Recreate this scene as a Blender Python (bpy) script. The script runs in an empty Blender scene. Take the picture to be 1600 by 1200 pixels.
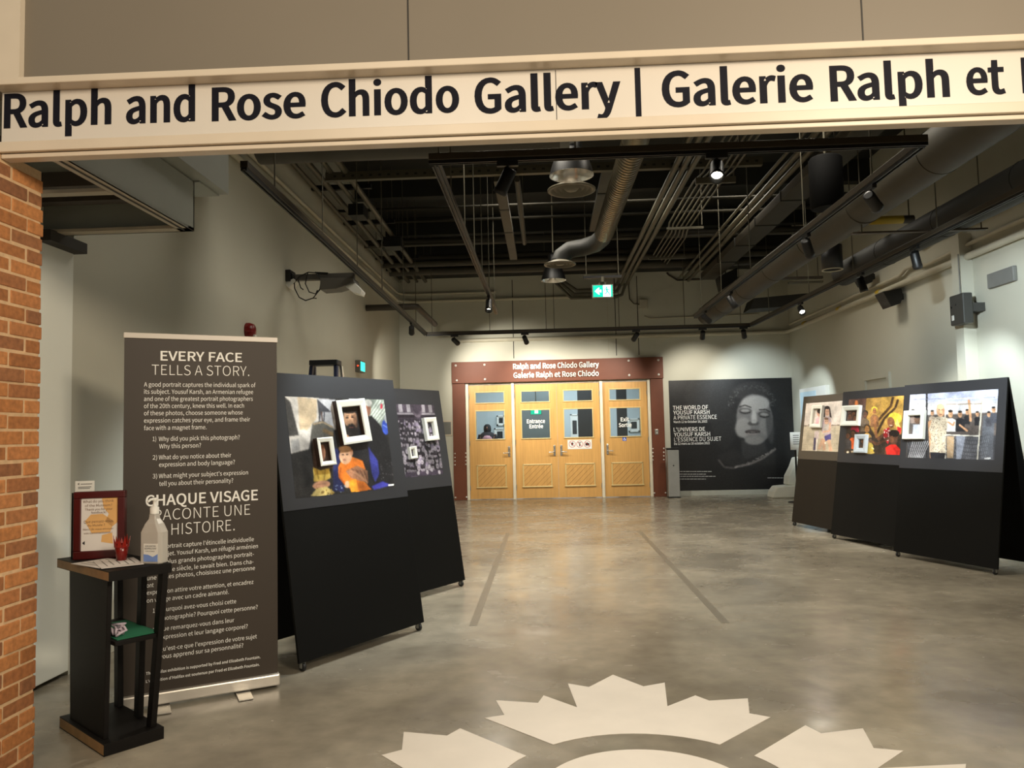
import bpy, math, random
import numpy as np
from mathutils import Vector, Matrix
random.seed(7); np.random.seed(7)
SC = bpy.context.scene
COL = SC.collection

# ------------------------------------------------------------------ camera
F_PX, EYE = 1200.0, 1.42
AX = np.array([0.99877748, -0.02513947, -0.0425624])   # world X in (right, down, forward)
AY = np.array([0.04404016, 0.06149003, 0.99713562])    # world Y
AZ = np.array([-0.0224503, -0.99779105, 0.062522])     # world Z
cd = bpy.data.cameras.new('camera'); cam = bpy.data.objects.new('camera', cd); COL.objects.link(cam)
cd.sensor_width = 36.0; cd.lens = 36.0 * F_PX / 1600.0; cd.clip_start = 0.05; cd.clip_end = 100
right = Vector((AX[0], AY[0], AZ[0])); up = Vector((-AX[1], -AY[1], -AZ[1])); back = Vector((-AX[2], -AY[2], -AZ[2]))
mw = Matrix.Identity(4)
for i in range(3):
    mw[i][0] = right[i]; mw[i][1] = up[i]; mw[i][2] = back[i]
mw.translation = (0, 0, EYE); cam.matrix_world = mw
SC.camera = cam

# ------------------------------------------------------------------ world, big lights, exposure
SC.view_settings.view_transform = 'Standard'; SC.view_settings.look = 'None'
SC.view_settings.gamma = 1.0; SC.view_settings.use_curve_mapping = False
SC.view_settings.exposure = 0.35
w = bpy.data.worlds.new('world'); SC.world = w; w.use_nodes = True
bg = w.node_tree.nodes['Background']; bg.inputs[0].default_value = (0.84, 0.78, 0.66, 1); bg.inputs[1].default_value = 0.34

def lamp(name, kind, loc, target, energy, color, size=0.1, size_y=None, spot=None, blend=0.5):
    l = bpy.data.lights.new(name, kind); l.energy = energy; l.color = color
    if kind == 'AREA':
        l.size = size
        if size_y: l.shape = 'RECTANGLE'; l.size_y = size_y
    else: l.shadow_soft_size = size
    if kind == 'SPOT': l.spot_size = math.radians(spot); l.spot_blend = blend
    o = bpy.data.objects.new(name, l); COL.objects.link(o); o.location = loc
    o.rotation_euler = (Vector(target) - Vector(loc)).to_track_quat('-Z', 'Y').to_euler()
    return o
WARM = (1.0, 0.84, 0.64); COOL = (0.80, 0.93, 1.0); NEUT = (1.0, 0.92, 0.78)
# foyer ceiling lamps (behind and above the camera) and added general fill for the gallery
lamp('foyer_lamp_left', 'AREA', (-0.9, -0.6, 3.9), (-1.3, 3.6, 1.4), 32, WARM, 1.2, 0.6)
lamp('foyer_lamp_right', 'AREA', (2.6, -0.4, 3.3), (-2.6, 4.0, 1.3), 165, WARM, 1.2, 0.6)
for x_, y_ in ((-.3, 7.0), (2.2, 7.0), (-.4, 11.0), (1.3, 10.6), (2.9, 11.2)):          # added fill spots under the deck to brighten the gallery, no fixtures
    lamp('added_fill_spot', 'SPOT', (x_, y_, 5.2), (x_, y_, 0), 300, NEUT, .6, spot=140, blend=.9)
lamp('inner_gallery_light', 'AREA', (0.2, 18.6, 3.2), (0.2, 18.6, 0), 190, (0.95, 0.97, 1.0), 3.0, 2.0)

# ------------------------------------------------------------------ measuring helpers: a picture point on a known plane of the place
def ray(x, y):
    c = np.array([(x - 800) / F_PX, (y - 600) / F_PX, 1.0]); return np.array([c @ AX, c @ AY, c @ AZ])
def at(x, y, X=None, Y=None, Z=None):
    r = ray(x, y); o = np.array([0, 0, EYE])
    ax, val = (0, X) if X is not None else (1, Y) if Y is not None else (2, Z)
    return Vector(o + r * ((val - o[ax]) / r[ax]))
def zf(off, sc): return lambda x, y: (off[0] + x / sc, off[1] + y / sc)
class Pl:
    """A plane with origin P0 and unit axes U (right) and V (up)."""
    def __init__(s, P0, U, V):
        s.P = Vector(P0); s.U = Vector(U).normalized(); s.V = Vector(V).normalized(); s.N = s.U.cross(s.V)
    def px(s, x, y):
        r = Vector(ray(x, y)); o = Vector((0, 0, EYE)); p = o + r * ((s.P - o).dot(s.N) / r.dot(s.N))
        return (p - s.P).dot(s.U), (p - s.P).dot(s.V)
    def pt(s, u, v, n=0.0): return s.P + s.U * u + s.V * v + s.N * n

# ------------------------------------------------------------------ materials
def lin(c):
    return tuple((x / 255 / 12.92) if x <= 10.3 else ((x / 255 + 0.055) / 1.055) ** 2.4 for x in c)
MATS = {}
def mat(name, rgb, rough=0.5, metal=0.0, var=0.06, scale=6.0, bump=0.0, emit=0.0, rvar=0.0, stretch=None, spec=0.5):
    if name in MATS: return MATS[name]
    m = bpy.data.materials.new(name); m.use_nodes = True; MATS[name] = m
    nt = m.node_tree; N = nt.nodes; L = nt.links; b = N['Principled BSDF']
    c = lin(rgb); b.inputs['Roughness'].default_value = rough; b.inputs['Metallic'].default_value = metal
    b.inputs['Specular IOR Level'].default_value = spec
    tc = N.new('ShaderNodeTexCoord'); no = N.new('ShaderNodeTexNoise'); no.inputs['Scale'].default_value = scale; no.inputs['Detail'].default_value = 4
    if stretch:
        mp = N.new('ShaderNodeMapping'); mp.inputs['Scale'].default_value = stretch
        L.new(tc.outputs['Object'], mp.inputs[0]); L.new(mp.outputs[0], no.inputs['Vector'])
    else: L.new(tc.outputs['Object'], no.inputs['Vector'])
    r = N.new('ShaderNodeValToRGB'); L.new(no.outputs['Fac'], r.inputs[0])
    r.color_ramp.elements[0].position = 0.3; r.color_ramp.elements[1].position = 0.7
    r.color_ramp.elements[0].color = tuple(min(1, x * (1 - var)) for x in c) + (1,)
    r.color_ramp.elements[1].color = tuple(min(1, x * (1 + var)) for x in c) + (1,)
    L.new(r.outputs[0], b.inputs['Base Color'])
    if rvar:
        mr = N.new('ShaderNodeMapRange'); mr.inputs['To Min'].default_value = rough - rvar; mr.inputs['To Max'].default_value = rough + rvar
        L.new(no.outputs['Fac'], mr.inputs['Value']); L.new(mr.outputs[0], b.inputs['Roughness'])
    if bump:
        bn = N.new('ShaderNodeBump'); bn.inputs['Strength'].default_value = bump; bn.inputs['Distance'].default_value = 0.01
        L.new(no.outputs['Fac'], bn.inputs['Height']); L.new(bn.outputs[0], b.inputs['Normal'])
    if emit:
        b.inputs['Emission Color'].default_value = c + (1,); b.inputs['Emission Strength'].default_value = emit
    return m
def mat_island(name, ramp, rough, noise_scale=40, bump=0.4):
    m = bpy.data.materials.new(name); m.use_nodes = True; MATS[name] = m
    nt = m.node_tree; N = nt.nodes; L = nt.links; b = N['Principled BSDF']; b.inputs['Roughness'].default_value = rough
    g = N.new('ShaderNodeNewGeometry'); tc = N.new('ShaderNodeTexCoord'); no = N.new('ShaderNodeTexNoise')
    no.inputs['Scale'].default_value = noise_scale; no.inputs['Detail'].default_value = 6; L.new(tc.outputs['Object'], no.inputs['Vector'])
    r = N.new('ShaderNodeValToRGB'); L.new(g.outputs['Random Per Island'], r.inputs[0])
    while len(r.color_ramp.elements) < len(ramp): r.color_ramp.elements.new(0.5)
    for i, cc in enumerate(ramp):
        r.color_ramp.elements[i].position = i / (len(ramp) - 1); r.color_ramp.elements[i].color = lin(cc) + (1,)
    mx = N.new('ShaderNodeMix'); mx.data_type = 'RGBA'; mx.blend_type = 'OVERLAY'; mx.inputs['Factor'].default_value = 0.55
    L.new(r.outputs[0], mx.inputs['A']); L.new(no.outputs['Fac'], mx.inputs['B']); L.new(mx.outputs['Result'], b.inputs['Base Color'])
    bn = N.new('ShaderNodeBump'); bn.inputs['Strength'].default_value = bump; bn.inputs['Distance'].default_value = 0.006
    L.new(no.outputs['Fac'], bn.inputs['Height']); L.new(bn.outputs[0], b.inputs['Normal'])
    return m
def mat_floor():
    m = bpy.data.materials.new('polished_concrete'); m.use_nodes = True
    nt = m.node_tree; N = nt.nodes; L = nt.links; b = N['Principled BSDF']
    tc = N.new('ShaderNodeTexCoord')
    def noise(s, d=6, st=(1, 1, 1), dist=0.0):
        mp = N.new('ShaderNodeMapping'); mp.inputs['Scale'].default_value = st; L.new(tc.outputs['Object'], mp.inputs[0])
        n = N.new('ShaderNodeTexNoise'); n.inputs['Scale'].default_value = s; n.inputs['Detail'].default_value = d; n.inputs['Distortion'].default_value = dist
        L.new(mp.outputs[0], n.inputs['Vector']); return n
    n1 = noise(0.9, 7, (1, 1, 1), 0.6); n2 = noise(7, 8); n3 = noise(2.2, 4, (1.0, 1.6, 1), 0.4)
    r = N.new('ShaderNodeValToRGB'); e = r.color_ramp.elements
    e[0].position = 0.30; e[0].color = lin((112, 105, 92)) + (1,); e[1].position = 0.72; e[1].color = lin((158, 150, 133)) + (1,)
    L.new(n1.outputs['Fac'], r.inputs[0])
    mx = N.new('ShaderNodeMix'); mx.data_type = 'RGBA'; mx.blend_type = 'OVERLAY'; mx.inputs['Factor'].default_value = 0.35
    L.new(r.outputs[0], mx.inputs['A']); L.new(n2.outputs['Fac'], mx.inputs['B']); L.new(mx.outputs['Result'], b.inputs['Base Color'])
    mr = N.new('ShaderNodeMapRange'); mr.inputs['From Min'].default_value = 0.3; mr.inputs['From Max'].default_value = 0.7
    mr.inputs['To Min'].default_value = 0.16; mr.inputs['To Max'].default_value = 0.31
    L.new(n3.outputs['Fac'], mr.inputs['Value']); L.new(mr.outputs[0], b.inputs['Roughness'])
    bn = N.new('ShaderNodeBump'); bn.inputs['Strength'].default_value = 0.025; bn.inputs['Distance'].default_value = 0.012
    L.new(n3.outputs['Fac'], bn.inputs['Height']); L.new(bn.outputs[0], b.inputs['Normal'])
    return m
def mat_paint():
    m = bpy.data.materials.new('photographic_print'); m.use_nodes = True
    nt = m.node_tree; b = nt.nodes['Principled BSDF']; a = nt.nodes.new('ShaderNodeVertexColor'); a.layer_name = 'ink'
    nt.links.new(a.outputs['Color'], b.inputs['Base Color']); b.inputs['Roughness'].default_value = 0.42
    return m
def mat_glass():
    m = bpy.data.materials.new('window_glass'); m.use_nodes = True; nt = m.node_tree; N = nt.nodes; L = nt.links
    N.remove(N['Principled BSDF']); t = N.new('ShaderNodeBsdfTransparent'); g = N.new('ShaderNodeBsdfGlossy'); g.inputs['Roughness'].default_value = 0.03
    t.inputs[0].default_value = (0.86, 0.93, 0.95, 1); fr = N.new('ShaderNodeFresnel'); fr.inputs[0].default_value = 1.5
    mx = N.new('ShaderNodeMixShader'); L.new(fr.outputs[0], mx.inputs[0]); L.new(t.outputs[0], mx.inputs[1]); L.new(g.outputs[0], mx.inputs[2])
    L.new(mx.outputs[0], N['Material Output'].inputs[0]); return m
M_WALL = mat('warm_white_wall_paint', (196, 194, 178), 0.6, var=0.025, scale=1.5, bump=0.02)
M_PANELW = mat('white_partition_paint', (238, 240, 230), 0.5, var=0.02, scale=1.5)
M_HEAD = mat('taupe_header_paint', (118, 109, 95), 0.55, var=0.03, scale=1.2)
M_SIGN = mat('glossy_white_sign_panel', (208, 201, 190), 0.35, var=0.02, scale=2)
M_TRIM = mat('cream_painted_metal', (205, 192, 172), 0.35, var=0.03)
M_TRIM2 = mat('shadow_gap_dark', (40, 36, 30), 0.6)
M_NAVY = mat('black_navy_vinyl', (12, 12, 24), 0.7, var=0.02, spec=0.2)
M_FLOOR = mat_floor()
M_DECAL = mat('white_floor_vinyl', (214, 206, 194), 0.5, var=0.04, scale=5)
M_TAPE = mat('worn_dark_floor_line', (112, 105, 92), 0.28, var=0.1, scale=12)
M_CEIL = mat('black_ceiling_deck', (30, 31, 27), 0.8, var=0.15, scale=2)
M_DUCT = mat('dull_olive_grey_duct', (62, 58, 48), 0.6, metal=0.0, var=0.12, scale=3)
M_DUCTD = mat('dark_painted_duct', (34, 34, 30), 0.65, var=0.12, scale=3)
M_GALV = mat('galvanised_spiral_metal', (128, 120, 100), 0.32, metal=0.85, var=0.1, scale=10)
M_COND = mat('grey_steel_conduit', (84, 80, 66), 0.5, metal=0.15, var=0.08)
M_WPIPE = mat('white_painted_pipe', (190, 184, 164), 0.5, var=0.05)
M_BPIPE = mat('dark_brown_pipe', (62, 54, 44), 0.55, var=0.1)
M_BLACK = mat('matte_black_metal', (14, 14, 14), 0.45, var=0.08)
M_BRONZE = mat('dark_bronze_track', (62, 55, 44), 0.4, metal=0.2, var=0.08)
M_SILV = mat('brushed_silver_metal', (190, 188, 182), 0.3, metal=0.9, var=0.06, scale=30)
M_CHROME = mat('aluminium_reflector', (215, 212, 205), 0.22, metal=0.9, var=0.05)
M_WHITE = mat('white_plastic', (228, 228, 222), 0.4, var=0.02)
M_GREY = mat('mid_grey_metal', (112, 112, 106), 0.5, var=0.06)
M_LENS = mat('glowing_lamp_lens', (255, 246, 225), 0.3, emit=22.0)
M_GLASS = mat_glass(); M_PRINT = mat_paint()

# ------------------------------------------------------------------ mesh building
class MB:
    def __init__(s): s.v = []; s.f = []; s.fm = []; s.k = 0; s.sm = []
    def mi(s, k): s.k = k; return s
    def add(s, vs, fs, smooth=False):
        n = len(s.v); s.v += [tuple(p) for p in vs]
        for f in fs: s.f.append([n + i for i in f]); s.fm.append(s.k); s.sm.append(smooth)
        return s
    def par(s, o, a, b, c):
        o = Vector(o); a = Vector(a); b = Vector(b); c = Vector(c)
        if a.cross(b).dot(c) < 0: a, b = b, a
        return s.add([o, o + a, o + a + b, o + b, o + c, o + a + c, o + a + b + c, o + b + c],
                     [(3, 2, 1, 0), (4, 5, 6, 7), (0, 1, 5, 4), (1, 2, 6, 5), (2, 3, 7, 6), (3, 0, 4, 7)])
    def box(s, x0, x1, y0, y1, z0, z1): return s.par((x0, y0, z0), (x1 - x0, 0, 0), (0, y1 - y0, 0), (0, 0, z1 - z0))
    def cbox(s, c, sx, sy, sz, rz=0.0):
        a = Vector((math.cos(rz), math.sin(rz), 0)); b = Vector((-a.y, a.x, 0)); c = Vector(c)
        return s.par(c - a * sx / 2 - b * sy / 2 - Vector((0, 0, sz / 2)), a * sx, b * sy, (0, 0, sz))
    def plate(s, pl, u0, u1, v0, v1, n0, n1): return s.par(pl.pt(u0, v0, n0), pl.U * (u1 - u0), pl.V * (v1 - v0), pl.N * (n1 - n0))
    def prism(s, pts, vec):
        pts = [Vector(p) for p in pts]; vec = Vector(vec); n = len(pts)
        nrm = Vector((0, 0, 0))
        for i in range(n): nrm += pts[i].cross(pts[(i + 1) % n])
        if nrm.dot(vec) < 0: pts.reverse()
        return s.add(pts + [p + vec for p in pts], [tuple(range(n - 1, -1, -1)), tuple(range(n, 2 * n))] + [(i, (i + 1) % n, n + (i + 1) % n, n + i) for i in range(n)])
    def tube(s, path, r, n=10, smooth=True, caps=True):
        path = [Vector(p) for p in path]; rr = r if isinstance(r, (list, tuple)) else [r] * len(path); vs = []; fs = []; prev = None
        for i, p in enumerate(path):
            t = ((path[min(i + 1, len(path) - 1)] - p).normalized() + (p - path[max(i - 1, 0)]).normalized())
            t = t.normalized() if t.length > 1e-6 else Vector((0, 0, 1))
            if prev is None: a = t.orthogonal().normalized()
            else: a = (prev - t * prev.dot(t)).normalized()
            prev = a; b = t.cross(a)
            for k in range(n):
                th = 2 * math.pi * k / n; vs.append(p + (a * math.cos(th) + b * math.sin(th)) * rr[i])
        for i in range(len(path) - 1):
            for k in range(n): fs.append((i * n + k, i * n + (k + 1) % n, (i + 1) * n + (k + 1) % n, (i + 1) * n + k))
        s.add(vs, fs, smooth)
        if caps:
            m = len(path) - 1
            s.add(vs[:n], [tuple(range(n - 1, -1, -1))]); s.add(vs[m * n:], [tuple(range(n))])
        return s
    def lathe(s, c, prof, n=24, axis=(0, 0, 1), smooth=True, sx=1.0, sy=1.0, caps=True):
        t = Vector(axis).normalized(); a = t.orthogonal().normalized() if abs(t.z) < 0.99 else Vector((1, 0, 0)); b = t.cross(a); c = Vector(c); vs = []; fs = []
        for r, z in prof:
            for k in range(n):
                th = 2 * math.pi * k / n; vs.append(c + t * z + a * (math.cos(th) * r * sx) + b * (math.sin(th) * r * sy))
        for i in range(len(prof) - 1):
            for k in range(n): fs.append((i * n + k, i * n + (k + 1) % n, (i + 1) * n + (k + 1) % n, (i + 1) * n + k))
        s.add(vs, fs, smooth)
        for i, rev in ((0, True), (len(prof) - 1, False)) if caps else ():
            if prof[i][0] > 1e-5: s.add(vs[i * n:(i + 1) * n], [tuple(range(n - 1, -1, -1)) if rev else tuple(range(n))])
        return s
    def build(s, name, mats, parent=None, bevel=0.0, origin=None):
        if not isinstance(mats, (list, tuple)): mats = [mats]
        vs = [Vector(p) for p in s.v]; loc = Vector((0, 0, 0))
        if parent is not None:
            mi = WM[parent.name].inverted(); vs = [mi @ p for p in vs]
        else:
            if origin is None:
                lo = Vector([min(p[i] for p in vs) for i in range(3)]); hi = Vector([max(p[i] for p in vs) for i in range(3)])
                origin = ((lo.x + hi.x) / 2, (lo.y + hi.y) / 2, lo.z)
            loc = Vector(origin); vs = [p - loc for p in vs]
        me = bpy.data.meshes.new(name); me.from_pydata([tuple(p) for p in vs], [], s.f); me.update()
        for m in mats: me.materials.append(m)
        for p, k, sm in zip(me.polygons, s.fm, s.sm): p.material_index = k; p.use_smooth = sm
        o = bpy.data.objects.new(name, me); COL.objects.link(o)
        o.parent = parent; o.location = loc
        WM[o.name] = WM[parent.name].copy() if parent is not None else Matrix.Translation(loc)
        if bevel:
            b = o.modifiers.new('bevel', 'BEVEL'); b.width = bevel; b.segments = 2; b.limit_method = 'ANGLE'
        return o
WM = {}
def tag(o, label=None, cat=None, group=None, kind=None):
    if label: o['label'] = label
    if cat: o['category'] = cat
    if group: o['group'] = group
    if kind: o['kind'] = kind
    return o
def thing(name, label, cat, loc=(0, 0, 0), rz=0.0, group=None):
    o = bpy.data.objects.new(name, None); COL.objects.link(o); o.empty_display_size = 0.1
    o.location = loc; o.rotation_euler = (0, 0, rz); WM[o.name] = Matrix.Translation(Vector(loc)) @ Matrix.Rotation(rz, 4, 'Z')
    return tag(o, label, cat, group)
def struct(o): o['kind'] = 'structure'; return o
def copy_tree(o, parent=None):
    c = o.copy(); COL.objects.link(c)
    if parent is not None: c.parent = parent
    for ch in list(o.children): copy_tree(ch, c)
    return c

# ------------------------------------------------------------------ lettering
import os
try: FONT = bpy.data.fonts.load(os.path.join(bpy.utils.resource_path('LOCAL'), 'datafiles', 'fonts', 'Noto Sans CJK Regular.woff2'))      # the sans serif that ships with Blender
except Exception: FONT = None
from mathutils.geometry import tessellate_polygon, interpolate_bezier
def contours(s, track=1.0):
    """Outline polygons of a line of text, one em = 1."""
    cu = bpy.data.curves.new('letters', 'FONT'); cu.body = s; cu.space_character = track
    if FONT: cu.font = FONT
    ob = bpy.data.objects.new('letters', cu); COL.objects.link(ob)
    dg = bpy.context.evaluated_depsgraph_get(); c = ob.evaluated_get(dg).to_curve(dg); out = []
    for sp in c.splines:
        q = sp.bezier_points; n = len(q); P = []
        for i in range(n):
            A, B = q[i], q[(i + 1) % n]
            straight = (A.handle_right - A.co).cross(B.co - A.co).length < 1e-5 and (B.handle_left - B.co).cross(B.co - A.co).length < 1e-5
            P += [(A.co.x, A.co.y)] if straight else [(v.x, v.y) for v in interpolate_bezier(A.co, A.handle_right, B.handle_left, B.co, 7)[:-1]]
        R = [p for k, p in enumerate(P) if math.hypot(p[0] - P[k - 1][0], p[1] - P[k - 1][1]) > 1e-4]
        if len(R) > 2: out.append(R)
    ob.evaluated_get(dg).to_curve_clear(); bpy.data.objects.remove(ob); bpy.data.curves.remove(cu)
    return out
def area(P): return sum(P[k - 1][0] * P[k][1] - P[k][0] * P[k - 1][1] for k in range(len(P))) / 2
def inside(p, P):
    r = False
    for k in range(len(P)):
        (xa, ya), (xb, yb) = P[k - 1], P[k]
        if (ya > p[1]) != (yb > p[1]) and p[0] < xa + (p[1] - ya) * (xb - xa) / (yb - ya): r = not r
    return r
def swell(P, bx, by, sg):
    """Move an outline outwards (holes inwards) by bx across and by up."""
    o = []; n = len(P)
    for k in range(n):
        ax, ay = P[k][0] - P[k - 1][0], P[k][1] - P[k - 1][1]; cx, cy = P[(k + 1) % n][0] - P[k][0], P[(k + 1) % n][1] - P[k][1]
        la, lc = math.hypot(ax, ay), math.hypot(cx, cy); n1 = (ay / la * sg, -ax / la * sg); n2 = (cy / lc * sg, -cx / lc * sg)
        mx, my = n1[0] + n2[0], n1[1] + n2[1]; l2 = mx * mx + my * my; f = min(2.0 / l2, 1.6) if l2 > 1e-6 else 0
        o.append((P[k][0] + mx * f * bx, P[k][1] + my * f * by))
    return o
CAP = None
def letter(mb, s, pl, u0, v0, u1, cap, bold=0.0, n=0.0015, extrude=0.0):
    """One line of lettering on plane pl: baseline from (u0, v0) to u1, capitals cap high."""
    global CAP
    if CAP is None: CAP = max(p[1] for p in contours('H')[0])
    bx, by = bold if isinstance(bold, tuple) else (bold, bold * .8)
    bx *= CAP; by *= CAP; cs = contours(s, 1.0 + max(0, bx) * 1.2); sg = 1 if area(max(cs, key=lambda P: abs(area(P)))) > 0 else -1
    if bx: cs = [swell(P, bx, by, sg) for P in cs]
    x0 = min(p[0] for P in cs for p in P); x1 = max(p[0] for P in cs for p in P); sx = (u1 - u0) / (x1 - x0); sy = cap / (CAP + 2 * by)
    def put(p, d=0.0): return pl.pt(u0 + (p[0] - x0) * sx, v0 + (p[1] + by) * sy, n + d)
    outer = [P for P in cs if area(P) * sg > 0]; holes = [P for P in cs if area(P) * sg <= 0]
    for P in outer:
        loops = [P] + [h for h in holes if inside(h[0], P)]; flat = [p for L_ in loops for p in L_]
        tri = tessellate_polygon([[Vector((x, y, 0)) for x, y in L_] for L_ in loops])
        fs = []
        for t in tri:
            A, B, C = (flat[i] for i in t); ccw = (B[0] - A[0]) * (C[1] - A[1]) - (B[1] - A[1]) * (C[0] - A[0]) > 0; fs.append(tuple(t) if ccw else (t[0], t[2], t[1]))
        mb.add([put(p, extrude * sy) for p in flat], fs)
        if extrude:
            for L_ in loops:
                m_ = len(L_); mb.add([put(p) for p in L_] + [put(p, extrude * sy) for p in L_], [((k + 1) % m_, k, m_ + k, m_ + (k + 1) % m_) if sg < 0 else (k, (k + 1) % m_, m_ + (k + 1) % m_, m_ + k) for k in range(m_)])
def letters_px(mb, pl, Z, rows, n=0.0015, extrude=0.0):
    for s, x0, y0, x1, cap, bold in rows:
        u0, v0 = pl.px(*Z(x0, y0)); u1 = pl.px(*Z(x1, y0))[0]; c = abs(pl.px(*Z(x0, y0 - cap))[1] - v0)
        letter(mb, s, pl, u0, v0, u1, c, bold, n, extrude)

# ------------------------------------------------------------------ printed photographs: colours drawn onto a fine grid
class Paint:
    def __init__(s, pl, u0, u1, v0, v1, Z, nx, ny, bg):
        s.pl, s.u0, s.u1, s.v0, s.v1, s.Z, s.nx, s.ny = pl, u0, u1, v0, v1, Z, nx, ny
        s.c = np.empty((ny + 1, nx + 1, 3)); s.c[:] = bg
        s.gx, s.gy = np.meshgrid(np.arange(nx + 1), np.arange(ny + 1))
    def g(s, x, y):
        u, v = s.pl.px(*s.Z(x, y)); return (u - s.u0) / (s.u1 - s.u0) * s.nx, (s.v1 - v) / (s.v1 - s.v0) * s.ny
    def blend(s, m, col, soft, a):
        m = m.astype(float)
        for _ in range(int(soft)):
            p = np.pad(m, 1, mode='edge'); m = (p[:-2, 1:-1] + p[2:, 1:-1] + p[1:-1, :-2] + p[1:-1, 2:] + 2 * p[1:-1, 1:-1]) / 6
        m = (m * a)[..., None]; s.c = s.c * (1 - m) + np.array(col, float) * m
    def mask(s, q):
        inside = np.zeros(s.gx.shape, bool); n = len(q)
        for i in range(n):
            (xa, ya), (xb, yb) = q[i], q[(i + 1) % n]
            if ya == yb: continue
            cnd = (s.gy >= min(ya, yb)) & (s.gy < max(ya, yb)); xi = xa + (s.gy - ya) * (xb - xa) / (yb - ya)
            inside ^= cnd & (s.gx < xi)
        return inside
    def poly(s, pts, col, soft=1, a=1.0): s.blend(s.mask([s.g(*p) for p in pts]), col, soft, a); return s
    def ell(s, cx, cy, rx, ry, col, rot=0, soft=1, a=1.0):
        r = math.radians(rot); pts = []
        for k in range(28):
            t = 2 * math.pi * k / 28; x = rx * math.cos(t); y = ry * math.sin(t)
            pts.append((cx + x * math.cos(r) - y * math.sin(r), cy + x * math.sin(r) + y * math.cos(r)))
        return s.poly(pts, col, soft, a)
    def line(s, pts, wd, col, soft=1, a=1.0):
        for (xa, ya), (xb, yb) in zip(pts[:-1], pts[1:]):
            d = math.hypot(xb - xa, yb - ya) or 1; nx, ny = -(yb - ya) / d * wd / 2, (xb - xa) / d * wd / 2
            s.poly([(xa + nx, ya + ny), (xb + nx, yb + ny), (xb - nx, yb - ny), (xa - nx, ya - ny)], col, soft, a)
        return s
    def grain(s, amt, blur=1, tint=(1, 1, 1)):
        m = np.random.randn(*s.gx.shape)
        for _ in range(blur):
            p = np.pad(m, 1, mode='edge'); m = (p[:-2, 1:-1] + p[2:, 1:-1] + p[1:-1, :-2] + p[1:-1, 2:] + p[1:-1, 1:-1]) / 5
        s.c += (m / m.std() * amt)[..., None] * np.array(tint); return s
    def photo(s, amt=.16):
        f = np.zeros(s.gx.shape)
        for sc_, a in ((9, 1.0), (4, .6), (2, .35)):
            h, w_ = s.ny // (3 * sc_) + 3, s.nx // (3 * sc_) + 3; r = np.random.randn(h, w_); y = s.gy / (3.0 * sc_); x = s.gx / (3.0 * sc_)
            i, j = y.astype(int), x.astype(int); fy, fx = y - i, x - j
            f += a * (r[i, j] * (1 - fy) * (1 - fx) + r[i + 1, j] * fy * (1 - fx) + r[i, j + 1] * (1 - fy) * fx + r[i + 1, j + 1] * fy * fx)
        s.c *= (1 + amt * f)[..., None]; return s
    def build(s, name, parent, n=0.002):
        c = np.clip(s.c, 0, 255) / 255; c = np.where(c <= 0.04045, c / 12.92, ((c + 0.055) / 1.055) ** 2.4)
        vs = []
        for j in range(s.ny + 1):
            for i in range(s.nx + 1):
                vs.append(s.pl.pt(s.u0 + (s.u1 - s.u0) * i / s.nx, s.v1 - (s.v1 - s.v0) * j / s.ny, n))
        W = s.nx + 1; mb = MB(); mb.add(vs, [(j * W + i, (j + 1) * W + i, (j + 1) * W + i + 1, j * W + i + 1) for j in range(s.ny) for i in range(s.nx)])
        o = mb.build(name, M_PRINT, parent); at_ = o.data.color_attributes.new('ink', 'FLOAT_COLOR', 'POINT')
        rgba = np.ones((len(vs), 4), np.float32); rgba[:, :3] = c.reshape(-1, 3); at_.data.foreach_set('color', rgba.ravel()); return o
# ================================================================== THE SETTING
YB, XR, ZC = 16.4, 5.2, 5.6
XLN, XLF = -2.955, -3.12                        # left wall near / far
def wall_left_x(y): return XLN + (XLF - XLN) * (y - 4.67) / (YB - 4.67)
struct(MB().box(-9, 9, -4, 22, -0.1, 0).build('floor', M_FLOOR, origin=(0, 0, 0)))
struct(MB().box(-3.4, 5.6, 3.2, YB + 0.2, ZC, ZC + 0.1).build('ceiling', M_CEIL))
m = MB(); m.prism([(XLN, 4.67, 0), (XLF, YB + 0.2, 0), (XLF - 0.2, YB + 0.2, 0), (XLN - 0.2, 4.67, 0)], (0, 0, ZC)); struct(m.build('wall_left', M_WALL))
struct(MB().box(XLN - 0.02 - 0.1, XLN + 0.012, 3.15, 4.655, 0.03, 2.66).build('wall_left_partition', M_PANELW, bevel=0.006))
struct(MB().box(XLN - 0.22, XLN - 0.14, 3.15, 4.67, 0, ZC).build('wall_left_entrance', M_WALL))
struct(MB().box(XR, XR + 0.2, 3.2, YB + 0.2, 0, ZC).build('wall_right', M_WALL))
m = MB(); m.box(XLF - 0.2, -1.70, YB, YB + 0.2, 0, ZC); m.box(2.23, XR + 0.2, YB, YB + 0.2, 0, ZC); m.box(-1.70, 2.23, YB, YB + 0.2, 2.46, ZC)
struct(m.build('wall_back', M_WALL))
M_SKIRT = mat('pale_grey_skirting', (176, 178, 168), 0.45)
struct(MB().box(2.62, XR, YB - 0.015, YB, 0, 0.105).build('baseboard_back', M_SKIRT, bevel=0.003))
struct(MB().box(XLF, -2.0, YB - 0.012, YB, 0, 0.1).build('baseboard_rear_left', M_SKIRT, bevel=0.003))
# vertical panel joints of the rear wall (thin reveals proud of the wall by a hair)
for i, px in enumerate((801, 949, 961, 996)):
    p = at(px, 480, Y=YB); struct(MB().box(p.x - 0.008, p.x + 0.008, YB - 0.004, YB, 3.0, 4.7).build('trim_%d' % (20 + i), M_TRIM2 if i != 1 else M_WPIPE))
struct(MB().box(XLF, XR, YB - 0.45, YB, 4.78, ZC).build('beam_rear', M_DUCTD))
for y in (5.0, 7.4, 9.8, 12.2, 14.6): struct(MB().box(-3.0, XR, y - 0.09, y + 0.09, 5.25, ZC).build('beam_ceiling', M_CEIL))
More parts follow.
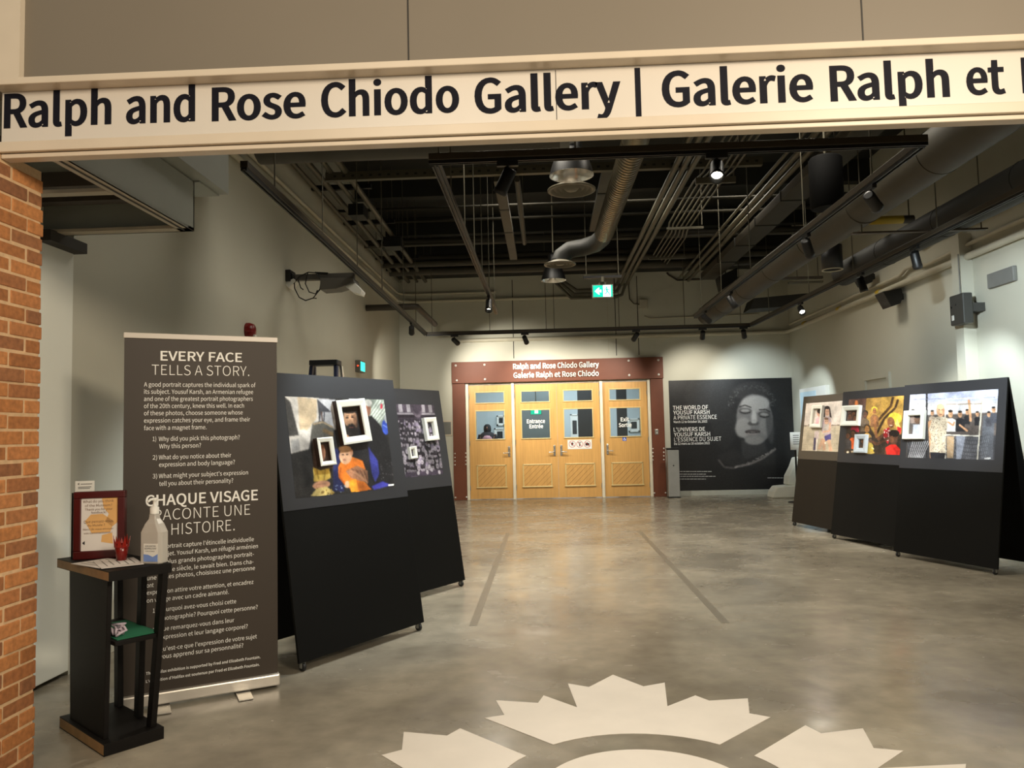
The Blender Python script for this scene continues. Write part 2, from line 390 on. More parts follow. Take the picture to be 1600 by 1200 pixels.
# entrance header above the sign
YS = 3.10
struct(MB().box(-3.4, 5.6, YS, YS + 0.10, 2.93, ZC).build('wall_header', M_HEAD))
struct(MB().box(-3.4, -2.19, YS - 0.03, YS, 2.945, ZC).build('trim_1', M_TRIM))
for i, px in enumerate((638, 1348)):
    p = at(px, 50, Y=YS); struct(MB().box(p.x - 0.003, p.x + 0.003, YS - 0.002, YS, 2.95, ZC).build('trim_%d' % (2 + i), M_TRIM2))
struct(MB().box(-2.285, 5.5, YS - 0.075, YS + 0.02, 2.915, 2.945).build('trim_4', M_TRIM, bevel=0.004))            # ledge over the letters
m = MB(); m.box(-2.275, 5.5, YS - 0.03, YS + 0.05, 2.646, 2.690); m.mi(1).box(-2.275, 5.5, YS - 0.004, YS + 0.045, 2.642, 2.648)
m.mi(0).box(-2.275, 5.5, YS - 0.012, YS + 0.045, 2.624, 2.643); struct(m.build('trim_5', [M_TRIM, M_TRIM2], bevel=0.003))
struct(MB().box(-2.285, 5.5, YS + 0.03, YS + 0.08, 2.65, 2.93).build('trim_6', M_HEAD))
# right jamb of the entrance, outside the picture
struct(MB().box(4.4, 5.6, YS, YS + 0.25, 0, 2.62).build('wall_entrance_right', M_WALL))

# brick jamb
M_BRICK = mat_island('orange_red_brick', [(150, 96, 54), (172, 112, 62), (188, 126, 74), (162, 104, 60), (132, 88, 58), (182, 120, 70)], 0.85)
M_MORT = mat('pale_mortar', (206, 172, 132), 0.9, var=0.12, scale=30, bump=0.5)
m = MB(); XBR, Y0, Y1 = -2.275, 1.9, 3.365
m.mi(1).box(XBR - 0.5, XBR - 0.004, Y0, Y1 - 0.008, 0, 2.66)
m.mi(0); z = 0.004; k = 0; rnd = random.Random(3)
while z < 2.6:
    y = Y1; first = True
    while y > Y0 + 0.02:
        ln = 0.200
        if first: ln = 0.098 if k % 2 else 0.200
        first = False; jy = rnd.uniform(-0.004, 0.004) if y == Y1 else 0; jx = rnd.uniform(-0.004, 0.003)
        a = max(Y0, y - ln); dz = rnd.uniform(-0.002, 0.002)
        m.box(XBR - 0.1, XBR + jx, a, y + jy, z + dz, z + 0.0565 + dz); y = a - 0.0105
    z += 0.0672; k += 1
struct(m.build('pillar_brick', [M_BRICK, M_MORT], bevel=0.004))

# soffit pocket between the entrance and the left wall
M_SOFF = mat('blue_grey_bulkhead_paint', (146, 150, 142), 0.5, var=0.03)
m = MB(); zs = 2.66
m.box(-2.15, -2.07, YS + 0.11, 4.44, zs, zs + 0.02); m.box(-2.99, -2.07, 4.36, 4.44, zs, zs + 0.02); m.box(-2.99, -2.15, 3.66, 3.72, zs, zs + 0.02)
m.mi(1).box(-2.118, -2.106, YS + 0.11, 4.40, zs - 0.004, zs); m.mi(2)
m.box(-2.085, -2.07, YS + 0.11, 4.44, zs, 2.96); m.box(-2.99, -2.07, 4.425, 4.44, zs, 2.96)
struct(m.build('ceiling_pocket', [mat('grey_beige_frame_paint', (168, 158, 138), .45), M_TRIM2, M_SOFF], bevel=0.002))
struct(MB().box(-2.99, -2.04, 4.44, 4.72, 2.96, 4.2).build('ceiling_bulkhead_rear', M_SOFF))
struct(MB().box(-2.98, -1.98, YS + 0.11, 4.72, 2.97, 4.2).build('ceiling_bulkhead', M_SOFF))
for i, y in enumerate((3.45, 3.95, 4.2)):
    struct(MB().box(-2.97, -2.16, y - 0.04, y + 0.04, 2.78, 2.86).build('beam_pocket', M_BPIPE))
struct(MB().box(-2.96, -2.86, 4.30, 4.66, 2.60, 2.665).build('trim_7', M_TRIM2))

# pilaster on the right wall
struct(MB().box(5.05, XR, 9.41, 9.60, 0, 3.7).build('pillar_right', M_WALL))
# white door in the right wall, only its head shows
m = MB(); m.box(XR - 0.04, XR, 11.75, 11.83, 0, 2.12); m.box(XR - 0.04, XR, 12.62, 12.70, 0, 2.12); m.box(XR - 0.04, XR, 11.75, 12.70, 2.12, 2.2); m.mi(1).box(XR - 0.006, XR, 11.83, 12.62, 0.01, 2.12)
struct(m.build('door_5', [M_WALL, M_WALL]))

# ------------------------------------------------------------------ portal with four oak doors
M_RUST = mat('rust_brown_metal_panel', (108, 57, 34), 0.6, metal=0.0, var=0.10, scale=3)
M_OAK = mat('honey_oak_veneer', (205, 158, 92), 0.4, var=0.09, scale=3.0, stretch=(9, 9, 0.7))
M_OAKM = mat('oak_moulding', (208, 184, 126), 0.35, var=0.08, scale=4, stretch=(6, 6, 1))
M_JAMB = mat('cream_door_jamb', (226, 218, 196), 0.4)
D_X = [(-1.635, -0.725), (-0.655, 0.243), (0.247, 1.155), (1.225, 2.165)]
for i, (a, b) in enumerate(((-1.70, -1.64), (-0.72, -0.66), (1.16, 1.22), (2.17, 2.23))):
    struct(MB().box(a, b, YB - 0.03, YB + 0.12, 0, 2.47).build('trim_%d' % (8 + i), M_JAMB, bevel=0.004))
struct(MB().box(-1.70, 2.23, YB + 0.0, YB + 0.12, 2.445, 2.47).build('trim_12', M_JAMB))
ZD = 2.435
def door(i, x0, x1, side):
    w_ = x1 - x0; ya, yb = YB + 0.02, YB + 0.065; a, b = x0 + 0.15, x1 - 0.16
    ups = (2.06, 2.277); los = (1.283, 1.877); m = MB()
    for (c0, c1, z0, z1) in ((x0, a, 0.012, ZD), (b, x1, 0.012, ZD), (a, b, 0.012, los[0]), (a, b, los[1], ups[0]), (a, b, ups[1], ZD)): m.box(c0, c1, ya, yb, z0, z1)
    d = struct(m.build('door_%d' % i, M_OAK, origin=((x0 + x1) / 2, YB + 0.04, 0)))
    for z0, z1, t in ((ups[0], ups[1], 0.022), (los[0], los[1], 0.022)):
        f = MB()
        f.box(a - t, b + t, ya - 0.014, ya + 0.004, z1, z1 + t); f.box(a - t, b + t, ya - 0.014, ya + 0.004, z0 - t, z0)
        f.box(a - t, a, ya - 0.014, ya + 0.004, z0, z1); f.box(b, b + t, ya - 0.014, ya + 0.004, z0, z1); f.build('window_frame', M_OAKM, d, bevel=0.004)
        MB().box(a, b, ya + 0.018, ya + 0.024, z0, z1).build('pane', M_GLASS, d)
    p0, p1, q0, q1 = a - 0.01, b + 0.03, 0.24, 0.735; f = MB(); t = 0.028
    f.box(p0, p1, ya - 0.018, ya, q1 - t, q1); f.box(p0 - 0.012, p1 + 0.012, ya - 0.024, ya, q0, q0 + t); f.box(p0, p0 + t, ya - 0.018, ya, q0, q1); f.box(p1 - t, p1, ya - 0.018, ya, q0, q1)
    f.build('panel_moulding', M_OAKM, d, bevel=0.006)
    g = MB(); u0, u1, v0, v1 = p0 + t, p1 - t, q0 + t, q1 - t; step = 0.115; s = u0 + v0 - 0.02
    g.box(u0, u1, ya - 0.003, ya, v0, v1)
    while s < u1 + v1:                                      # diagonal boards split by dark grooves, clipped to the panel
        lo, hi = s + 0.004, s + step - 0.004; poly = []
        pts = [(u0, v0), (u1, v0), (u1, v1), (u0, v1)]
        fx = lambda p: (p[0] - u0) * -1 + u1 + p[1]           # rising to the right
        def clip(ps, keep, val):
            o = []
            for q in range(len(ps)):
                A, B = ps[q], ps[(q + 1) % len(ps)]; fa, fb = fx(A) - val, fx(B) - val
                if not keep: fa, fb = -fa, -fb
                if fa >= 0: o.append(A)
                if fa * fb < 0: k_ = fa / (fa - fb); o.append((A[0] + (B[0] - A[0]) * k_, A[1] + (B[1] - A[1]) * k_))
            return o
        poly = clip(pts, True, lo); poly = clip(poly, False, hi) if len(poly) > 2 else []
        if len(poly) > 2: g.mi(1).prism([(p[0], ya - 0.003, p[1]) for p in poly], (0, -0.008, 0))
        s += step
    g.build('diagonal_board_panel', [mat('dark_groove', (150, 106, 56), 0.6), M_OAK], d)
    hx = x1 - 0.07 if side > 0 else x0 + 0.07
    h = MB().box(hx - 0.022, hx + 0.022, ya - 0.012, ya, 0.90, 1.12).build('handle_plate', M_SILV, d, bevel=0.004)
    k2 = MB(); k2.tube([(hx, ya - 0.01, 0.98), (hx, ya - 0.06, 0.98), (hx - side * 0.03, ya - 0.065, 0.98), (hx - side * 0.12, ya - 0.06, 0.975)], 0.011, 8); k2.lathe((hx, ya - 0.014, 1.08), [(0.014, 0), (0.014, 0.012), (0.0, 0.014)], 12, (0, -1, 0))
    k2.build('lever', M_SILV, h)
    hg = MB(); hxx = x0 + 0.004 if side > 0 else x1 - 0.004
    for zz in (0.25, 1.2, 2.2): hg.tube([(hxx, ya - 0.008, zz - 0.05), (hxx, ya - 0.008, zz + 0.05)], 0.008, 8)
    hg.build('hinge', M_SILV, d)
    return d
doors = [door(1, *D_X[0], 1), door(2, *D_X[1], 1), door(3, *D_X[2], -1), door(4, *D_X[3], -1)]
M_VINYL = mat('white_vinyl_lettering', (244, 244, 240), 0.5, var=0.01)
Z6 = zf((690, 540), 4.4444)
pg = Pl((0, YB + 0.036, 0), (1, 0, 0), (0, 0, 1))
for d, rows in ((doors[1], [('Entrance', 592, 540, 718, 28, 0.045), ('Entrée', 610, 575, 705, 28, 0.045)]), (doors[3], [('Exit', 1244, 527, 1302, 28, 0.045), ('Sortie', 1230, 566, 1320, 28, 0.045)])):
    m = MB(); letters_px(m, pg, Z6, rows); m.build('lettering', M_VINYL, d)
# white three-symbol notice and blue access sticker on the doors
pd = Pl((0, YB + 0.02, 0), (1, 0, 0), (0, 0, 1))
M_REDL = mat('red_ink', (176, 40, 34), 0.5); M_INK = mat('dark_ink', (40, 38, 40), 0.5); M_BLUE = mat('blue_sticker', (40, 84, 190), 0.4)
a = pd.px(*Z6(876, 720)); b = pd.px(*Z6(1042, 652)); t = thing('prohibition_notice', 'white notice with three red crossed-out circles on the third oak door', 'sign', pd.pt((a[0] + b[0]) / 2, a[1]))
MB().plate(pd, a[0], b[0], a[1], b[1], 0.001, 0.005).build('notice_panel', M_WHITE, t)
def ring(mb, pl, cu, cv, r, wd, n0, n=24):
    vs = []; fs = []
    for k in range(n):
        th = 2 * math.pi * k / n
        for rr in (r - wd, r): vs.append(pl.pt(cu + rr * math.cos(th), cv + rr * math.sin(th), n0))
    for k in range(n): fs.append((2 * k, 2 * k + 1, 2 * ((k + 1) % n) + 1, 2 * ((k + 1) % n)))
    mb.add(vs, fs)
def seg(mb, pl, u0, v0, u1, v1, wd, n0):
    d = Vector((u1 - u0, v1 - v0)); d.normalize(); nx, ny = -d.y * wd / 2, d.x * wd / 2
    mb.add([pl.pt(u0 + nx, v0 + ny, n0), pl.pt(u0 - nx, v0 - ny, n0), pl.pt(u1 - nx, v1 - ny, n0), pl.pt(u1 + nx, v1 + ny, n0)], [(0, 1, 2, 3)])
def poly2(mb, pl, pts, n0): mb.add([pl.pt(u, v, n0) for u, v in pts], [tuple(range(len(pts)))])
for i, cx in enumerate((907, 959, 1012)):
    cu, cv = pd.px(*Z6(cx, 684)); m = MB(); r = 0.072
    m.mi(1)
    if i == 0: poly2(m, pd, [(cu - .03, cv + .03), (cu + .03, cv + .03), (cu + .012, cv - .03), (cu - .012, cv - .03)], 0.0055); seg(m, pd, cu, cv + .03, cu + .02, cv + .055, .006, 0.0055)
    elif i == 1: poly2(m, pd, [(cu - .012, cv - .045), (cu + .012, cv - .045), (cu + .012, cv + .02), (cu - .012, cv + .02)], 0.0055); seg(m, pd, cu - .035, cv + .035, cu + .035, cv + .035, .012, 0.0055)
    else: poly2(m, pd, [(cu - .042, cv - .03), (cu + .042, cv - .03), (cu + .042, cv + .022), (cu + .015, cv + .022), (cu + .01, cv + .036), (cu - .012, cv + .036), (cu - .017, cv + .022), (cu - .042, cv + .022)], 0.0055)
    m.mi(0); ring(m, pd, cu, cv, r, 0.009, 0.006); seg(m, pd, cu - .05, cv + .05, cu + .05, cv - .05, .009, 0.0062)
    m.build('crossed_circle', [M_REDL, M_INK], t)
a = pd.px(*Z6(1257, 662)); b = pd.px(*Z6(1283, 634)); t = thing('access_sticker', 'small blue wheelchair sticker below the window of the exit door', 'sticker', pd.pt((a[0] + b[0]) / 2, a[1]))
MB().plate(pd, a[0], b[0], a[1], b[1], 0.001, 0.003).build('sticker_sheet', M_BLUE, t); m = MB(); cu, cv = (a[0] + b[0]) / 2, (a[1] + b[1]) / 2
ring(m, pd, cu, cv - .014, .022, .006, .0035); seg(m, pd, cu - .004, cv + .03, cu - .002, cv - .004, .01, .0036); seg(m, pd, cu - .002, cv - .002, cu + .02, cv - .004, .008, .0037); seg(m, pd, cu + .018, cv - .004, cu + .026, cv - .028, .008, .0038)
m.build('wheelchair_symbol', M_VINYL, t)

t = thing('door_portal', 'rust-brown riveted metal portal framing the four oak doors', 'portal', (0.26, YB, 0))
MB().box(-1.985, 2.51, YB - 0.09, YB - 0.002, 2.485, 2.94).build('header_panel', M_RUST, t, bevel=0.004)
for a, b in ((-1.98, -1.705), (2.235, 2.50)): MB().box(a, b, YB - 0.06, YB - 0.002, 0.002, 2.482).build('side_panel', M_RUST, t, bevel=0.004)
ph = Pl((0, YB - 0.09, 0), (1, 0, 0), (0, 0, 1)); m = MB()
letters_px(m, ph, Z6, [('Ralph and Rose Chiodo Gallery', 497, 165, 1092, 38, 0.04), ('Galerie Ralph et Rose Chiodo', 500, 226, 1092, 38, 0.04)], 0.004, 0.06)
m.build('lettering', mat('satin_metal_letters', (226, 222, 214), 0.35, metal=0.4), t); 
mat('bolt_head_metal', (226, 222, 214), .35, metal=.3)
def bolt(pl, x, y, r=0.02):
    u, v = pl.px(*Z6(x, y)); MB().lathe(pl.pt(u, v, 0), [(r, 0), (r, 0.006), (r * 0.7, 0.014), (0, 0.016)], 10, (0, -1, 0)).build('bolt', MATS['bolt_head_metal'], t)
for x, y in ((98, 139), (106, 242), (298, 133), (302, 234), (1299, 105), (1303, 205), (1505, 100), (1507, 201)): bolt(ph, x, y, 0.026)
ps = Pl((0, YB - 0.06, 0), (1, 0, 0), (0, 0, 1))
for y in (750, 777, 802, 828): bolt(ps, 93, y, .016); bolt(ps, 169, y - 3, .016); bolt(ps, 1467, y - 34, .016); bolt(ps, 1543, y - 36, .016)
for x, y in ((97, 1056), (173, 1053), (1478, 1024), (1556, 1022)): bolt(ps, x, y, .018)
a = ps.px(*Z6(1482, 618)); b = ps.px(*Z6(1504, 582)); t = thing('push_plate', 'small silver switch plate on the right rust-brown post', 'switch', ps.pt((a[0] + b[0]) / 2, a[1]))
MB().plate(ps, a[0], b[0], a[1], b[1], 0.001, 0.012).build('plate', M_SILV, t, bevel=.003); MB().lathe(ps.pt((a[0] + b[0]) / 2 + .005, (a[1] + b[1]) / 2 - .02, .012), [(.016, 0), (.016, .01), (0, .012)], 12, (0, -1, 0)).build('button', M_WHITE, t)

# ------------------------------------------------------------------ rooms seen through the door windows
M_INW = mat('pale_blue_grey_gallery_wall', (186, 196, 198), 0.6, var=0.02)
m = MB(); m.box(-3.2, 4.2, 20.6, 20.7, 0, 3.6); struct(m.build('wall_inner_rear', M_INW))
struct(MB().box(-3.3, -3.2, YB + 0.2, 20.7, 0, 3.6).build('wall_inner_left', M_INW)); struct(MB().box(4.2, 4.3, YB + 0.2, 20.7, 0, 3.6).build('wall_inner_right', M_INW))
struct(MB().box(-3.3, 4.3, YB + 0.2, 20.7, 3.6, 3.7).build('ceiling_inner', mat('grey_inner_ceiling', (90, 94, 92), 0.8)))
M_PART = mat('charcoal_partition', (48, 48, 48), 0.7); M_GPART = mat('slate_grey_partition', (98, 106, 106), 0.7)
def zpart(name, x0, x1, Y, z1, mm, d=0.12):
    a = at(*Z6(x0, 600), Y=Y); b = at(*Z6(x1, 600), Y=Y); struct(MB().box(a.x, b.x, Y, Y + d, 0, z1).build(name, mm))
zpart('wall_inner_partition', 950, 1062, 18.6, 3.3, M_PART); zpart('wall_inner_partition', 1222, 1292, 18.6, 3.3, M_PART); zpart('wall_inner_partition', 553, 760, 18.9, 3.3, M_GPART)
def framed(x0, y0, x1, y1, Y, label, light=True, name='framed_photograph'):
    pl = Pl((0, Y, 0), (1, 0, 0), (0, 0, 1)); a = pl.px(*Z6(x0, y1)); b = pl.px(*Z6(x1, y0))
    t = thing(name, label, 'picture', pl.pt((a[0] + b[0]) / 2, a[1])); fw = .035
    f = MB(); f.plate(pl, a[0], b[0], b[1] - fw, b[1], 0, .03); f.plate(pl, a[0], b[0], a[1], a[1] + fw, 0, .03); f.plate(pl, a[0], a[0] + fw, a[1], b[1], 0, .03); f.plate(pl, b[0] - fw, b[0], a[1], b[1], 0, .03)
    f.build('frame', M_WHITE, t); MB().plate(pl, a[0] + fw, b[0] - fw, a[1] + fw, b[1] - fw, 0, .01).build('mat_board', M_WHITE, t)
    q = .24; w_, h_ = b[0] - a[0], b[1] - a[1]
    MB().plate(pl, a[0] + w_ * q, b[0] - w_ * q, a[1] + h_ * q, b[1] - h_ * q, .01, .013).build('photo', M_PART if not light else M_GREY, t)
framed(385, 484, 438, 556, 20.59, 'white framed photograph seen through the leftmost door, upper one', False)
framed(368, 572, 442, 668, 20.59, 'white framed photograph seen through the leftmost door, lower one', False)
framed(898, 475, 950, 660, 20.59, 'tall white framed photograph seen through the third door', False)
framed(1300, 505, 1372, 600, 20.59, 'white framed photograph seen through the exit door', False)
struct(MB().box(-2.62, -2.5, 20.3, 20.6, 0, 3.3).build('pillar_inner', M_WHITE)); struct(MB().box(-2.3, -2.22, 20.3, 20.6, 0, 3.3).build('pillar_inner', M_WHITE))
# visitor in the room behind the leftmost door: one continuous body grown from a skeleton
def person():
    p = at(*Z6(318, 600), Y=20.0); X, Y = p.x, 20.0
    t = thing('person', 'person with dark hair, dark top and pink scarf standing behind the leftmost door', 'person', (X, Y, 0))
    J = [((0, 0, .90), .13), ((0, 0, 1.12), .115), ((0, 0, 1.32), .15), ((0, 0, 1.42), .065), ((0, -.01, 1.50), .075), ((0, -.02, 1.58), .085),
         ((.10, 0, .84), .09), ((.11, -.01, .48), .062), ((.11, .02, .08), .045), ((.12, -.12, .04), .035), ((-.10, 0, .84), .09), ((-.11, .0, .48), .062), ((-.11, .03, .08), .045), ((-.12, -.11, .04), .035),
         ((.19, 0, 1.34), .058), ((.24, .02, 1.08), .045), ((.20, -.12, .88), .034), ((.19, -.17, .80), .03), ((-.19, 0, 1.34), .058), ((-.24, .02, 1.08), .045), ((-.20, -.12, .88), .034), ((-.19, -.17, .80), .03)]
    E = [(0, 1), (1, 2), (2, 3), (3, 4), (4, 5), (0, 6), (6, 7), (7, 8), (8, 9), (0, 10), (10, 11), (11, 12), (12, 13), (2, 14), (14, 15), (15, 16), (16, 17), (2, 18), (18, 19), (19, 20), (20, 21)]
    me = bpy.data.meshes.new('body'); me.from_pydata([j[0] for j in J], E, []); o = bpy.data.objects.new('body', me); COL.objects.link(o); o.parent = t; WM[o.name] = WM[t.name]
    me.materials.append(mat('skin', (150, 104, 80), 0.55)); o.modifiers.new('skin', 'SKIN'); s = o.modifiers.new('sub', 'SUBSURF'); s.levels = s.render_levels = 2
    for i, j in enumerate(J): me.skin_vertices[0].data[i].radius = (j[1], j[1])
    me.skin_vertices[0].data[0].use_root = True
    def L(v): return Vector((X, Y, 0)) + Vector(v)
    MB().lathe(L((0, 0, .86)), [(.19, 0), (.18, .2), (.19, .4), (.20, .50), (.14, .56), (.085, .585)], 18, sy=.72).build('top', mat('dark_top', (44, 40, 42), .8), t)
    MB().lathe(L((0, .01, 1.42)), [(.085, 0), (.098, .06), (.1, .12), (.085, .18), (.05, .215), (0, .222)], 16, sy=1.05).build('hair', mat('dark_hair', (30, 26, 26), .7), t)
    MB().lathe(L((0, -.02, 1.22)), [(.10, 0), (.165, .03), (.15, .12), (.10, .19)], 16, sy=.85).build('scarf', mat('pink_scarf', (214, 164, 176), .8), t)
    for s in (1, -1):
        MB().tube([L((s * .10, 0, .88)), L((s * .11, 0, .48)), L((s * .11, .02, .07))], [.105, .078, .062], 12).build('trouser_leg', mat('dark_trousers', (34, 34, 40), .8), t)
        MB().tube([L((s * .17, 0, 1.36)), L((s * .245, .02, 1.08)), L((s * .21, -.1, .91))], [.07, .058, .046], 10).build('sleeve', MATS['dark_top'], t)
    for s in (1, -1):
        e = MB(); e.lathe(L((s * .032, -.098, 1.575)), [(0, -.008), (.011, 0), (0, .008)], 8, (0, -1, 0)); e.build('eye', M_BLACK, t)
    MB().par(L((-.012, -.125, 1.535)), (.024, 0, 0), (0, .03, 0), (0, .012, .04)).build('nose', MATS['skin'], t)
    MB().par(L((-.025, -.098, 1.505)), (.05, 0, 0), (0, .01, 0), (0, 0, .01)).build('mouth', mat('lips', (130, 70, 66), .6), t)
person()
c = at(*Z6(655, 456), Y=17.6); t = thing('exit_sign_reflection', 'tiny green exit sign reflection glowing behind the window of the Entrance door', 'exit sign', (c.x, 17.6, c.z - .07)); MB().box(c.x - .13, c.x + .13, 17.6, 17.65, c.z - .08, c.z + .08).build('housing', M_GREY, t)  # added glowing sign, stands for the exit sign's reflection in the pane
MB().box(c.x - .12, c.x + .12, 17.595, 17.6, c.z - .07, c.z + .07).build('green_face', mat('exit_green_light', (0, 168, 130), .4, emit=1.6), t); MB().box(c.x - .03, c.x + .05, 17.592, 17.595, c.z - .05, c.z + .05).build('white_field', mat('exit_white_light', (226, 255, 250), .4, emit=1.6), t); MB().tube([(c.x, 17.62, c.z + .08), (c.x, 17.62, 3.6)], .01, 6).build('rod', M_GREY, t)
# ================================================================== ENTRANCE SIGN AND FLOOR
pS = Pl((0, YS, 0), (1, 0, 0), (0, 0, 1))
t = thing('gallery_sign', 'long white fascia sign lettered with the gallery name in dark letters', 'sign', (1.0, YS, 2.69))
MB().box(-2.28, 5.5, YS - 0.004, YS + 0.028, 2.695, 2.914).build('sign_panel', M_SIGN, t)
m = MB(); pS2 = Pl((0, YS - 0.004, 0), (1, 0, 0), (0, 0, 1)); Z1 = lambda x, y: (x, y)
rows = [('Ralph', 6, 201, 174, 54, (.052, .026)), ('and', 197, 194, 305, 56, (.052, .026)), ('Rose', 331, 190, 478, 53, (.052, .026)), ('Chiodo', 502, 184, 718, 54, (.052, .026)), ('Gallery', 742, 178, 971, 55, (.052, .026)),
        ('Galerie', 1035, 168, 1272, 56, (.052, .026)), ('Ralph', 1298, 159, 1485, 56, (.052, .026)), ('et', 1511, 149, 1572, 56, (.052, .026)), ('Rose', 1598, 146, 1762, 56, (.052, .026)), ('Chiodo', 1788, 139, 2030, 57, (.052, .026))]
letters_px(m, pS2, Z1, rows[:5], 0.0012); m.build('english_lettering', M_NAVY, t); m = MB(); letters_px(m, pS2, Z1, rows[5:], 0.0012); m.build('french_lettering', M_NAVY, t); m = MB()
a = pS2.px(994, 188); b = pS2.px(1000, 106); m.par(pS2.pt(a[0], a[1] - .0, .0004), pS2.U * (b[0] - a[0]), pS2.V * (b[1] - a[1]), pS2.N * .001)
m.build('divider_bar', M_NAVY, t)
for px in (869,):
    p = at(px, 150, Y=YS); MB().box(p.x - .0015, p.x + .0015, YS - 0.0045, YS - .003, 2.70, 2.91).build('panel_joint', M_TRIM2, t)

# white emblem on the floor: a disc and four stepped leaves around it
CX, CY = 0.365, 3.085
leaf = [(-.003, 3.583), (-.343, 3.914), (-.245, 3.953), (-.301, 4.165), (-.077, 4.121), (-.048, 4.235), (.125, 4.051), (.087, 4.429), (.202, 4.363), (.353, 4.576), (.503, 4.368), (.629, 4.428), (.586, 4.058), (.758, 4.216), (.814, 4.135), (1.021, 4.165), (.973, 3.951), (1.061, 3.899), (.743, 3.573)]
t = thing('floor_emblem', 'white vinyl emblem of a disc ringed by stepped leaves on the concrete floor', 'emblem', (CX, CY, 0))
MB().lathe((CX, CY, 0.0005), [(0.44, 0), (0.44, 0.0015)], 72, smooth=False).build('disc', M_DECAL, t)
for q in range(4):
    ang = q * math.pi / 2; ca, sa = math.cos(ang), math.sin(ang); pts = [(x - CX, y - CY) for x, y in leaf]
    a1 = math.atan2(pts[-1][1], pts[-1][0]); a0 = math.atan2(pts[0][1], pts[0][0]); R = .62
    pts += [(R * math.cos(a1 + (a0 - a1) * k / 14), R * math.sin(a1 + (a0 - a1) * k / 14)) for k in range(1, 14)]
    MB().prism([(CX + x * ca - y * sa, CY + x * sa + y * ca, 0.0005) for x, y in pts], (0, 0, 0.0015)).build('leaf', M_DECAL, t)
for x, nm in ((-.573, 'left'), (1.27, 'right')):
    tag(MB().box(x - .03, x + .03, 5.75, 10.9, 0.0004, 0.0014).build('floor_line', M_TAPE), 'faint dark line running down the concrete floor, %s one' % nm, 'floor marking', 'floor lines')

# ================================================================== PODIUM AND WHAT STANDS ON IT
M_DKW = mat('black_stained_wood', (15, 12, 10), 0.55, var=0.25, scale=5, spec=.2, stretch=(4, 4, 12))
M_WORN = mat('worn_light_wood_edge', (150, 118, 76), 0.6, var=0.2, scale=12)
A_ = Vector((.776, -.631, 0)); B_ = Vector((.631, .776, 0)); A_.normalize(); B_ = Vector((-A_.y, A_.x, 0))
Lc = Vector((-2.46, 3.825, 0)); rzp = math.atan2(A_.y, A_.x)
pod = thing('podium', 'tall dark wooden stand with a middle shelf beside the brick pillar', 'stand', Lc + A_ * .28 + B_ * .13, rzp)
def pb(u0, u1, v0, v1, z0, z1, mb=None):
    mb = mb or MB(); return mb.par(Lc + A_ * u0 + B_ * v0 + Vector((0, 0, z0)), A_ * (u1 - u0), B_ * (v1 - v0), (0, 0, z1 - z0))
ZT = .83
m = MB(); pb(0, .56, 0, .27, 0, .055, m); m.mi(1); pb(.004, .556, -.001, 0, .006, .05, m); m.build('base', [M_DKW, M_WORN], pod, bevel=.003)
m = MB(); pb(-.05, .61, -.005, .28, ZT - .045, ZT, m); m.mi(1); pb(-.046, .606, -.006, -.005, ZT - .042, ZT - .004, m); m.build('top', [M_DKW, M_WORN], pod, bevel=.003)
MB().prism([Lc + A_ * .08 + B_ * .02 + Vector((0, 0, .055)), Lc + A_ * .50 + B_ * .02 + Vector((0, 0, .055)), Lc + A_ * .53 + B_ * .02 + Vector((0, 0, ZT - .045)), Lc + A_ * .05 + B_ * .02 + Vector((0, 0, ZT - .045))], B_ * .022).build('side_panel', M_DKW, pod, bevel=.002)
for (u, v, ut, vt, w_) in ((.48, .22, .565, .235, .05), (.30, .235, .30, .25, .05), (.06, .235, .0, .25, .05)):
    b0 = Lc + A_ * u + B_ * v + Vector((0, 0, .055)); b1 = Lc + A_ * ut + B_ * vt + Vector((0, 0, ZT - .045)); q = A_ * w_; r = B_ * .028
    m = MB(); m.add([b0, b0 + q, b0 + q + r, b0 + r, b1, b1 + q, b1 + q + r, b1 + r], [(3, 2, 1, 0), (4, 5, 6, 7), (0, 1, 5, 4), (1, 2, 6, 5), (2, 3, 7, 6), (3, 0, 4, 7)]); m.build('leg', M_DKW, pod, bevel=.002)
ZSH = .50
m = MB(); pb(.07, .565, .042, .262, ZSH - .02, ZSH, m); m.build('shelf', M_DKW, pod, bevel=.002)
m = MB(); pb(.16, .54, .06, .25, ZSH, ZSH + .004, m); tag(m.build('green_sheet', mat('green_card', (20, 104, 70), .7)), 'green sheet lying on the middle shelf of the dark stand', 'paper')
t = thing('crumpled_cord', 'small pale crumpled bundle on the green sheet of the stand', 'bundle', Lc + A_ * .47 + B_ * .09 + Vector((0, 0, ZSH + .004)))
rnd = random.Random(5); m = MB(); c = Lc + A_ * .47 + B_ * .09 + Vector((0, 0, ZSH + .034)); pts = [c + Vector((rnd.uniform(-.03, .03), rnd.uniform(-.03, .03), rnd.uniform(-.024, .028))) for _ in range(22)]
m.tube(pts, .007, 6); m.build('cord_coil', mat('pale_lilac_paper', (190, 176, 186), .7), t)
m = MB(); c2 = Lc + A_ * .40 + B_ * .08 + Vector((0, 0, ZSH + .014)); m.tube([c2, c2 + A_ * .09], .011, 8); m.build('dark_clip', M_BLACK, t)
TO = Vector((0, 0, ZT))
def tp(u, v, z=0.0): return Lc + A_ * u + B_ * v + Vector((0, 0, ZT + z))
